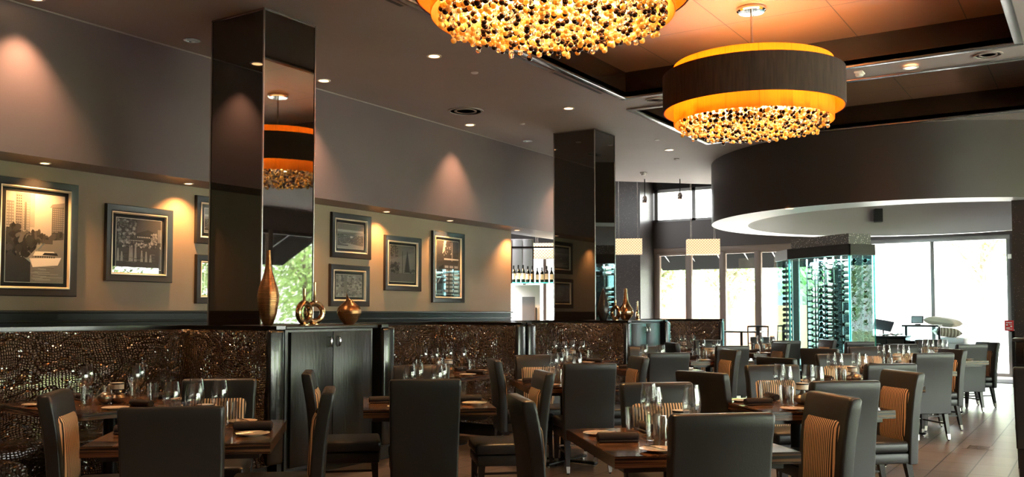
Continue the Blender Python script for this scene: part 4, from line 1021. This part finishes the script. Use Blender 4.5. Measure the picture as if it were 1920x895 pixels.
pb = at(1717, 135, Z=CEIL); downlight(pb.x - .35, pb.y, CEIL - .026, 'lit warm downlight in the ceiling beam behind the chandelier')
for x, y, w in ((4.6, 6.27, 'booth-side, before the first lamp'), (1.2, 8.1, 'wall-side corner'), (14.6, 8.0, 'beyond the column'), (1.4, 5.9, 'near the back wall'), (1.3, 3.6, 'back end between rows'), (1.4, 1.3, 'back end by the aisle'),
               (3.8, .25, 'aisle strip, first'), (6.3, .25, 'aisle strip, second'), (8.8, .25, 'aisle strip, third')):
    downlight(x, y, CEIL - .001, 'lit warm downlight outside the picture, ' + w, power=85)
SL = ((83, 306, 'over the river picture'), (354, 344, 'just before the mirrored column'), (723, 397, 'over the small hill town picture'), (855, 413, 'over the tall narrow picture'), (964, 432, 'at the edge of the bar opening'))
for px, py, w in SL:
    p = at(px, py, Z=SOF); downlight(p.x, 8.73, SOF - .001, 'small amber downlight under the wall ledge ' + w, power=SOFCAN, r=.05, group='lights under the wall ledge', spread=2.05)
downlight(8.45, 8.73, SOF - .001, 'small amber downlight under the wall ledge hidden behind the column', power=SOFCAN, r=.05, group='lights under the wall ledge', spread=2.05)
def disc(px, py, label, r=.045):
    p = at(px, py, Z=CEIL); o = MB().lathe([(r, .001), (r, -.006), (r * .8, -.012), (.004, -.013)], 'white_plastic', seg=20).build('sprinkler_cover'); o.location = (p.x, p.y, CEIL - .001)
    tag(o, label, 'sprinkler cover', 'white ceiling covers')
disc(890, 136, 'small white ceiling cover below the cut-off chandelier'); disc(979, 232, 'small white ceiling cover near the chrome fitting')
disc(1232, 262, 'small white ceiling cover before the big chandelier'); disc(1269, 298, 'small grey ceiling cover farthest toward the drum')
def speaker_round(x, y, r, label, z=CEIL):
    t = thing('ceiling_speaker', label, 'speaker', (x, y, z - .001), group='round ceiling speakers')
    MB().ring(r * .86, r, -.014, 0, 'ceiling_paint', seg=36).build('rim', t)
    MB().lathe([(r * .86, -.003), (.004, -.003)], 'black_plastic' if r > .2 else 'ceiling_paint', seg=36).ring(r * .5, r * .62, -.008, -.002, 'ceiling_paint', seg=36).build('grille', t)
p = at(873, 208, Z=CEIL); speaker_round(p.x, p.y, .26, 'large round ceiling speaker with a dark grille ring')
speaker_round(11.42, 5.02, .13, 'round ceiling speaker in the beam just beside the chandelier shade'); speaker_round(11.42, 0.98, .15, 'round ceiling speaker in the beam near the picture corner')
def smoke(x, y, z, label):
    t = thing('smoke_detector', label, 'smoke detector', (x, y, z - .001), group='white smoke detectors')
    MB().box((-.075, -.05, -.025), (.075, .05, 0), 'white_plastic', .008).build('mount', t)
    MB().lathe([(.045, -.025), (.05, -.035), (.04, -.055), (.02, -.06)], 'white_plastic', seg=20).build('sensor', t)
smoke(11.42, 2.36, CEIL, 'white smoke detector on the beam beside the big chandelier'); p = at(1214, 326, Z=CEIL); smoke(p.x - .2, p.y, CEIL, 'white smoke detector near the ceiling edge by the bar')
for x0, x1, w in ((5.0, 6.62, 'by the cut-off chandelier'), (8.0, 9.33, 'in the middle'), (9.42, 10.72, 'at the tray corner')):
    t = thing('slot_diffuser', 'black linear air slot in the ceiling, ' + w, 'air vent', (x0, 5.47, CEIL), group='linear slots beside the ceiling tray')
    MB().box((0, -.045, -.006), (x1 - x0, .045, .001), 'ceiling_paint').build('frame', t); MB().box((.02, -.022, -.0075), (x1 - x0 - .02, .022, -.0062), 'black_plastic').build('slot', t)

# ------------------------------------------------------------------ rectangular pendants in the bar zone
def pendant(px, pyb, d, label, w=.72, h=.34, ztop=HIGH):
    r = ray(px, pyb); p = Vector((0, 0, CAM_H)) + r * d
    t = thing('box_pendant', label, 'pendant lamp', (p.x, p.y, p.z), deg(25), 'patterned box pendants')
    MB().box((-.12, -.12, -.0), (.12, .12, .01), 'lampshade_white').build('diffuser', t)
    b = MB(); hw = w / 2; hd = w * .28
    b.box((-hd, -hw, 0), (-hd + .01, hw, h), 'pendant_shade').box((hd - .01, -hw, 0), (hd, hw, h), 'pendant_shade').box((-hd + .01, -hw, 0), (hd - .01, -hw + .01, h), 'pendant_shade').box((-hd + .01, hw - .01, 0), (hd - .01, hw, h), 'pendant_shade')
    b.box((-hd + .01, -hw + .01, .01), (hd - .01, hw - .01, .02), 'lampshade_white')
    b.build('shade', t)
    for sx in (-1, 1):
        for sy in (-1, 1): MB().tube([(sx * (hd - .02), sy * (hw - .1), h - .01), (sx * (hd - .02), sy * (hw - .1), ztop - p.z)], .006, 'steel', 5).build('suspension_wire', t)
pendant(1318, 478, 20.5, 'patterned glowing box pendant before the folding doors')
pendant(1178, 477, 20.5, 'patterned glowing box pendant beside the farther mirrored column', .62)
pendant(1030, 485, 18.5, 'patterned glowing box pendant over the bar bottles', .7, .3, CEIL)
def track(px, py, label):
    r = ray(px, py); p = Vector((0, 0, CAM_H)) + r * 19.8
    t = thing('track_spotlight', label, 'spotlight', tuple(p), group='spotlights on the high ceiling')
    MB().tube([(0, 0, HIGH - p.z), (0, 0, .04)], .012, 'black_metal').build('stem', t); MB().lathe([(.05, -.09), (.055, 0), (.03, .06)], 'chrome', seg=16).build('head', t)
    MB().lathe([(.045, -.092), (.004, -.094)], 'can_glow', seg=16).build('lens', t)
track(1209, 373, 'sparkling track spotlight close beside the ceiling edge'); track(1275, 366, 'track spotlight in front of the clerestory window')

# ------------------------------------------------------------------ wine bottles
bot0 = thing('wine_bottle', 'x', 'wine bottle')
MB().lathe([(.034, 0), (.0375, .006), (.0375, .185), (.034, .205), (.018, .235), (.0145, .25), (.0145, .30)], 'bottle_glass', seg=14).build('body', bot0)
MB().lathe([(.0386, .055), (.0386, .16)], 'bottle_label', seg=14, cap0=False, cap1=False).build('label_band', bot0)
MB().lathe([(.0155, .245), (.0158, .302), (.012, .306)], 'black_metal', seg=10).build('foil_cap', bot0)
bu = [0]
def bottle(loc, direction, label, group, sc=1.0):
    o = bot0 if bu[0] == 0 else dup(bot0); bu[0] += 1
    o.location = loc; o.rotation_euler = Vector(direction).to_track_quat('Z', 'Y').to_euler(); o.scale = (sc, sc, sc); tag(o, label, 'wine bottle', group); return o

# ------------------------------------------------------------------ glass wine cabinet
A_, Bc, Cc, Dc = Vector((18.95, 5.62)), Vector((18.2, 5.15)), Vector((17.35, 3.82)), Vector((17.75, 3.47))
wc = thing('wine_cabinet', 'tall glass wine cabinet full of bottles under the ceiling drum', 'wine cabinet', (0, 0, 0))
HB, HT = 2.46, 2.66; Ec = Vector((18.95, 4.3))
poly = [A_, Bc, Cc, Dc, Ec]
def wallseg(p, q, z0, z1, th, m, name, out=0.0):
    d = (q - p); L_ = d.length; c_ = (p + q) / 2; d.normalize(); n_ = Vector((-d.y, d.x))
    b = MB().obox((c_.x + n_.x * out, c_.y + n_.y * out, (z0 + z1) / 2), (L_, th, z1 - z0), math.atan2(d.y, d.x), m); return b.build(name, wc, smooth=False)
wallseg(A_, Bc, HB, HT, .08, 'wine_wood', 'header'); wallseg(Bc, Cc, HB, HT, .08, 'wine_wood', 'header'); wallseg(Cc, Dc, HB, HT, .08, 'wine_wood', 'header')
wallseg(Dc, Ec, .08, HB, .012, 'cabinet_glass', 'glass_panel'); wallseg(Ec, A_, .08, HB, .012, 'cabinet_glass', 'glass_panel'); wallseg(A_, Bc, .08, HB, .012, 'cabinet_glass', 'glass_panel'); wallseg(Bc, Cc, .08, HB, .012, 'cabinet_glass', 'glass_panel'); wallseg(Cc, Dc, .08, HB, .012, 'cabinet_glass', 'glass_panel')
for P_ in (Bc, Cc, Dc): MB().box((P_.x - .012, P_.y - .012, .08), (P_.x + .012, P_.y + .012, HB), 'glass_edge').build('glass_edge', wc)
MB().prism([tuple(q) for q in reversed(poly)], 0, .08, 'wine_wood').build('base', wc); MB().prism([tuple(q * .999 + Vector((.0, .0))) for q in reversed(poly)], HT - .03, HT - .005, 'wine_wood').build('roof', wc)
bh = MB(); c1, c2, c3, c4 = Bc + Vector((.03, -.03)), Cc + Vector((.06, .02)), Dc + Vector((.04, .06)), Vector((18.9, 4.35))
bh.prism([tuple(c4), tuple(c3), tuple(c2), tuple(c1)], HT, 2.86, 'wallcovering_grey'); bh.build('bulkhead', wc, smooth=False)
MB().box((18.2, 3.9, HB - .05), (18.26, 4.6, HB - .03), 'added_cool_glow').build('added_glow_strip', wc)  # added glowing strip, put in to brighten the bottles
for P_ in (Cc + Vector((.07, .02)),): MB().box((P_.x - .012, P_.y - .012, .1), (P_.x + .012, P_.y + .012, HB - .02), 'added_cool_glow').build('added_glow_strip', wc)  # added glowing strip, also stands in for the bright cyan glass edge
ld = bpy.data.lights.new('added_bottle_fill', 'AREA'); ld.energy = 60; ld.color = (.8, .97, 1); ld.size = .15; ld.shape = 'RECTANGLE'; ld.size_y = 1.4  # added fill light so the bottles and labels show, not a known fitting
lo_ = bpy.data.objects.new('added_bottle_fill', ld); COL.objects.link(lo_); lo_.parent = wc; cc_ = Cc * .45 + Bc * .55; lo_.location = (cc_.x + .08, cc_.y - .02, HB - .03); lo_.rotation_euler = (0, 0.5, math.atan2((Bc - Cc).y, (Bc - Cc).x) + PI / 2)
def rack(P0, dirv, nrm, us, zs, tiltsign, name, lblp):
    """bottles lie along dirv at the given offsets on vertical posts"""
    for u, zlo in us:
        q = P0 + dirv * u + nrm * .16
        MB().box((q.x - .012, q.y - .012, .08), (q.x + .012, q.y + .012, HB), 'steel').build('rack_post', wc)
        q2 = q + dirv * .22
        MB().box((q2.x - .012, q2.y - .012, .08), (q2.x + .012, q2.y + .012, HB), 'steel').build('rack_post', wc)
        k = 0; z = zlo
        while z < HB - .08:
            if random.random() > .08:
                dv = dirv * tiltsign; s0 = q - dirv * .03 if tiltsign > 0 else q2 + dirv * .03
                lab = 'cream-labelled wine bottle lying in the %s of the glass cabinet' % lblp
                bottle((s0.x + nrm.x * .055, s0.y + nrm.y * .055, z), (dv.x, dv.y, 0), lab, 'bottles in the glass cabinet, ' + lblp, 1.15)
            z += .112
d1 = (Bc - Cc).normalized(); n1 = Vector((d1.y, -d1.x));
if n1.x < 0: n1 = -n1
rack(Cc, d1, n1 * .75, ((.10, .40), (.52, .35)), None, 1, 'a', 'front glass side')
rack(Cc, d1, n1 * 2.2, ((.95, .35), (1.25, .40)), None, 1, 'b', 'inner rows')
d3 = (Dc - Cc).normalized(); n3 = Vector((-d3.y, d3.x));
if n3.x < 0: n3 = -n3
def rack_end(P, n, off, lblp, ztop=HB):
    z = .35
    MB().box((P.x - .012, P.y - .012, .08), (P.x + .012, P.y + .012, HB), 'steel').build('rack_post', wc)
    while z < ztop - .08:
        bottle((P.x + off.x, P.y + off.y, z), (n.x, n.y, 0), 'dark wine bottle end-on in the %s of the wine cabinet' % lblp, 'bottles in the glass cabinet, ' + lblp); z += .112
vd = Vector((18, 3.6)).normalized()
rack_end(Cc + d3 * .14 + n3 * .14, vd, Vector((.03, -.045)), 'narrow side column')
rack_end(Cc + d3 * .38 + n3 * .14, vd, Vector((.03, -.045)), 'second narrow side column')
da = (A_ - Bc).normalized()
for k, u in enumerate((.15, .35, .55)): rack_end(Bc + da * u + Vector((.25, -.02)), vd, Vector((.0, .05)), ('first', 'second', 'third')[k] + ' column of the far corner')

# ------------------------------------------------------------------ bar seen through the opening
bm_ = struct(MB().box((17.2, 9.2, 2.86), (17.5, 14.9, CEIL), 'high_ceiling'), 'ceiling_bar_bulkhead')
def atd(px, py, d): return Vector((0, 0, CAM_H)) + ray(px, py) * d
p = atd(989, 560, 17.2)
fr = thing('bar_fridge', 'white upright glass-door fridge seen through the bar opening', 'fridge', (p.x, p.y, 0), YAW)
MB().box((0, -.24, 0), (.6, .24, 1.93), 'white_plastic', .012).build('cabinet', fr)
fd = MB().box((-.035, -.24, .02), (-.004, .24, 1.92), 'white_plastic', .008).build('door', fr); MB().box((-.042, -.14, .5), (-.036, .10, 1.70), 'alu_frame').build('door_glass', fd); MB().box((-.07, -.17, .8), (-.045, -.15, 1.5), 'black_metal').build('handle', fd)
sh = thing('bar_shelf', 'black metal bar shelf rack holding a row of bottles', 'shelf', (p.x, p.y, 0), YAW)
MB().box((-.30, -1.6, 1.945), (-.05, .34, 1.965), 'glass_edge').build('lower_shelf', sh)
for y in (-1.6, -.9, -.1, .3): MB().box((-.30, y - .012, 1.1 if y < -.5 else 1.945), (-.28, y + .012, 2.62), 'black_metal').build('upright', sh)
MB().box((-.31, -1.62, 2.60), (-.04, .34, 2.63), 'black_metal').build('upper_rail', sh)
rr_ = random.Random(5)
R_ = Matrix.Rotation(YAW, 3, 'Z')
for k in range(20):
    q = R_ @ Vector((-.17 + rr_.uniform(-.04, .04), .26 - k * .088, 0)); bottle((p.x + q.x, p.y + q.y, 1.967), (0, 0, 1), 'dark bottle standing on the bar shelf seen through the opening', 'bottles on the bar shelf', rr_.uniform(.9, 1.08))
for k in range(10):
    q = R_ @ Vector((-.17, -.5 - k * .11, 0)); o = dup(wine0) ; o.location = (p.x + q.x, p.y + q.y, 1.94); o.rotation_euler = (PI, 0, 0); tag(o, 'wine glass hanging upside down below the bar shelf', 'wine glass', 'glasses hanging at the bar')
wcab = thing('wall_cabinet', 'grey flat-door wall cabinet above the white fridge', 'cabinet', (p.x, p.y, 0), YAW)
MB().box((.30, -.12, 2.12), (.7, .46, 2.82), 'drum_inner_paint').build('body', wcab)
for y in (-.10, .10, .30): MB().box((.28, y, 2.14), (.30, y + .17, 2.80), 'alu_frame', .003).build('door', wcab)
bc_ = thing('bar_counter', 'dark bar counter beyond the opening with a black top', 'counter', (p.x, p.y, 0), YAW)
MB().box((.05, -1.4, 0), (.45, -.28, 1.05), 'dark_wood').build('body', bc_); MB().box((0, -1.45, 1.05), (.5, -.26, 1.09), 'black_lacquer', .004).build('top', bc_)

# ------------------------------------------------------------------ bits around the entrance
def inner_wall(px, py):
    r = ray(px, py); cx, cy = IC; a = r.x ** 2 + r.y ** 2; b_ = -2 * (r.x * cx + r.y * cy); c_ = cx * cx + cy * cy - IR * IR
    t = (-b_ + math.sqrt(b_ * b_ - 4 * a * c_)) / (2 * a); return Vector((0, 0, CAM_H)) + r * t
p = inner_wall(1644, 405)
sp_ = thing('wall_speaker', 'black box loudspeaker mounted on the curved grey wall', 'speaker', tuple(p), math.atan2(p.y - IC[1], p.x - IC[0]))
MB().box((-.20, -.085, -.16), (-.05, .085, .15), 'black_plastic', .02, 3).build('body', sp_); MB().box((-.205, -.07, -.14), (-.20, .07, .13), 'black_metal').build('grille', sp_)
MB().box((-.06, -.02, -.03), (-.005, .02, .03), 'black_metal').build('bracket', sp_)
th = tag(MB().box((-.012, -.035, -.05), (0, .035, .05), 'white_plastic', .005).build('thermostat'), 'small white control box on the dark post by the entrance', 'thermostat'); th.location = (XF - .001, at(1893, 481, X=XF).y, at(1893, 481, X=XF).z)
fs = thing('fire_sign', 'small red sign with white marks by the entrance', 'sign', (19.55, at(1892, 606, X=19.55).y, 1.16))
MB().box((-.006, -.075, -.10), (0, .075, .10), 'sign_red').build('plate', fs)
q = MB()
for (y0, z0, y1, z1) in ((-.05, .05, .05, .065), (-.05, .02, .0, .03), (.02, .0, .05, .03), (-.05, -.03, -.02, .0), (-.01, -.05, .05, -.035), (-.05, -.07, .05, -.06)): q.box((-.0075, y0, z0), (-.006, y1, z1), 'white_plastic')
q.build('white_marks', fs)
pd = thing('dark_pedestal', 'slim black pedestal standing by the entrance door under the red sign', 'pedestal', (19.6, 1.27, 0))
MB().box((0, -.13, 0), (.35, .13, 1.04), 'black_lacquer').build('body', pd); MB().box((-.03, -.16, 1.04), (.38, .16, 1.075), 'black_lacquer', .005).build('top', pd)
hs = thing('host_stand', 'tall black panelled host stand at the picture edge', 'host stand', (14.6, .30, 0))
MB().box((0, -.7, 0), (.5, .70, 1.0), 'black_lacquer', .005).build('body', hs); MB().box((-.04, -.74, 1.0), (.54, .74, 1.045), 'dark_wood', .008).build('top', hs)
MB().box((-.012, -.6, .12), (0, .6, .9), 'dark_wood', .005).build('front_panel', hs)
# low waiter station with screens, glass-topped counter and cushioned bench
X0 = 18.6
def yy(px, X): return at(px, 600, X=X).y
ws = thing('waiter_station', 'dark low waiter station in front of the entrance windows', 'counter', (X0, 0, 0))
y1, y0 = yy(1636, X0), yy(1697, X0)
MB().box((0, y0, 0), (.5, y1, .93), 'black_lacquer').build('body', ws); MB().box((-.03, y0 - .02, .93), (.52, y1 + .02, .96), 'black_metal').build('top', ws)
for k in range(2): dr = MB().box((-.015, y0 + .03 + k * .32, .66), (0, y0 + .32 + k * .32, .9), 'chair_wood').build('drawer', ws); MB().box((-.03, y0 + .12 + k * .32, .80), (-.016, y0 + .22 + k * .32, .815), 'steel').build('handle', dr)
lc = thing('glass_topped_counter', 'dark counter with a glass guard beside the cushioned bench', 'counter', (X0 + .5, 0, 0)); X1 = X0 + .5
y3, y2 = yy(1690, X1), yy(1759, X1)
MB().box((0, y2, 0), (.55, y3, .86), 'black_lacquer').build('body', lc); MB().box((.0, y2, 1.13), (.55, y3, 1.165), 'wine_wood').build('upper_shelf', lc)
MB().box((0, y2, .862), (.01, y3, 1.13), 'cabinet_glass').build('glass_guard', lc); MB().box((.3, y2 + .01, .86), (.35, y2 + .05, 1.13), 'black_metal').box((.3, y3 - .05, .86), (.35, y3 - .01, 1.13), 'black_metal').build('shelf_post', lc)
scn = thing('order_screen', 'tilted dark touch screen standing on the waiter station', 'monitor', (X0 + .22, yy(1655, X0 + .2), .96), .15)
MB().obox((0, 0, .20), (.02, .36, .26), 0, 'black_plastic', .008, rx=.25, ry=.75).build('screen', scn); MB().tube([(.03, 0, .2), (.16, 0, .01)], .015, 'black_metal').build('stand', scn); MB().box((.05, -.09, 0), (.2, .09, .015), 'black_metal').build('foot', scn)
sc2 = thing('small_monitor', 'small grey-screened monitor on the glass-topped counter', 'monitor', (X1 + .3, yy(1720, X1 + .3), 1.166))
MB().obox((0, 0, .10), (.02, .22, .15), 0, 'black_plastic', .006, ry=.3).build('casing', sc2); MB().obox((-.013, 0, .10), (.004, .18, .115), 0, 'alu_frame', ry=.3).build('display', sc2); MB().box((.0, -.05, 0), (.1, .05, .02), 'black_metal').build('foot', sc2)
ln = MB(); rl = random.Random(4)
for k in range(9): ln.sphere((X0 + .2 + rl.uniform(-.08, .1), yy(1655, X0) - k * .035, .975 + rl.uniform(0, .02)), .035, 'linen', 10, 6, (1.3, 1, .5))
tag(ln.build('folded_linen'), 'crumpled white linen lying along the waiter station', 'linen')
bn = thing('window_bench', 'pale low bench with striped cushions under the entrance windows', 'bench', (20.3, 0, 0)); yb1, yb0 = yy(1758, 20.3), yy(1808, 20.3)
MB().box((0, yb0, 0), (.7, yb1, .78), 'soffit_white', .01).build('base', bn); MB().box((-.02, yb0, .78), (.72, yb1 , .90), 'soffit_white', .03, 3).build('seat_pad', bn)
def pillow(w, d, h, m_):
    b = MB(); n = 14; vs = []
    for sgn in (1, -1):
        for i in range(n + 1):
            for k in range(n + 1):
                u, v_ = -1 + 2 * i / n, -1 + 2 * k / n; pin = 1 - .10 * (1 - u * u) * abs(v_) ** 3
                x = u * w / 2 * (1 - .10 * (1 - v_ * v_)) ; y = v_ * d / 2 * (1 - .10 * (1 - u * u)); vs.append((x, y, sgn * h / 2 * max(0, (1 - u ** 4) * (1 - v_ ** 4)) ** .55))
    N_ = (n + 1) ** 2; f = []
    for i in range(n):
        for k in range(n): a = i * (n + 1) + k; f.append((a, a + n + 1, a + n + 2, a + 1)); f.append((N_ + a, N_ + a + 1, N_ + a + n + 2, N_ + a + n + 1))
    return b.add(vs, f, m_)
for px, w, z, nm, rz, m_ in ((1775, .50, 1.0, 'striped tan cushion at the bottom on the window bench', .3, 'striped_cushion'), (1768, .62, 1.215, 'cream cushion lying across the striped one on the bench', -.25, 'cushion')):
    o = pillow(w * .85, w * 1.05, .19, m_).build('cushion'); o.location = (20.65, yy(px, 20.65), z); o.rotation_euler = (.08 if rz > 0 else .14, 0, rz); tag(o, nm, 'cushion')
# high-top wooden table and chairs before the folding doors
def cafe_chair(px, X, face, label):
    t = thing('cafe_chair', label, 'chair', (X, yy(px, X), 0), face, 'wooden cafe chairs before the folding doors'); H = 1.12
    b = MB(); b.tube([(-.2, -.19, .62), (-.24, -.20, H - .02), (-.24, -.19, H)], .014, 'chair_wood').tube([(-.2, .19, .62), (-.24, .20, H - .02), (-.24, .19, H)], .014, 'chair_wood')
    b.tube([(-.24, -.21, H), (-.26, 0, H + .01), (-.24, .21, H)], .018, 'chair_wood').tube([(-.215, -.19, .78), (-.215, .19, .78)], .010, 'chair_wood'); b.box((-.235, -.035, .78), (-.215, .035, H), 'chair_wood'); b.build('backrest', t)
    MB().box((-.21, -.2, .60), (.2, .2, .64), 'chair_wood', .01).build('seat', t)
    for sx in (-1, 1):
        for sy in (-1, 1): MB().tube([(sx * .18, sy * .17, .60), (sx * .21, sy * .19, 0)], [.017, .012], 'chair_wood').build('leg', t)
def cafe_table(px, X, label):
    t = thing('cafe_table', label, 'table', (X, yy(px, X), 0), 0, 'cafe tables before the folding doors')
    MB().box((-.4, -.45, .98), (.4, .45, 1.01), 'chair_wood', .004).build('tabletop', t); MB().lathe([(.03, .02), (.03, .98)], 'black_metal', seg=12).build('pedestal', t); MB().lathe([(.25, 0), (.25, .012), (.05, .025)], 'black_metal', seg=20).build('base', t)
cafe_table(1390, 19.3, 'dark wooden high table before the folding doors'); cafe_chair(1420, 18.6, .35, 'wooden cafe chair with a slatted back, centred before a folding door'); cafe_chair(1452, 19.2, PI * .8, 'wooden cafe chair half hidden beside the wine cabinet')
cafe_chair(1361, 18.9, -.6, 'wooden cafe chair cut off by the last booth end')
# floor grille
fg = thing('floor_vent', 'small dark barred vent set in the aisle floor tiles', 'floor vent', (10.68, 1.09, 0.0), .0)
MB().box((-.16, -.14, 0.0005), (.16, .14, .002), 'floor_tile').build('plate', fg); q = MB()
for k in range(5): q.box((-.12 + k * .055, -.10, .002), (-.105 + k * .055, .10, .0035), 'black_metal')
q.box((-.13, -.008, .002), (.13, .008, .004), 'black_metal'); q.build('bars', fg)
struct(MB().box((20.6, .9, .0005), (22.5, 2.6, .012), 'napkin_cloth'), 'floor_mat')
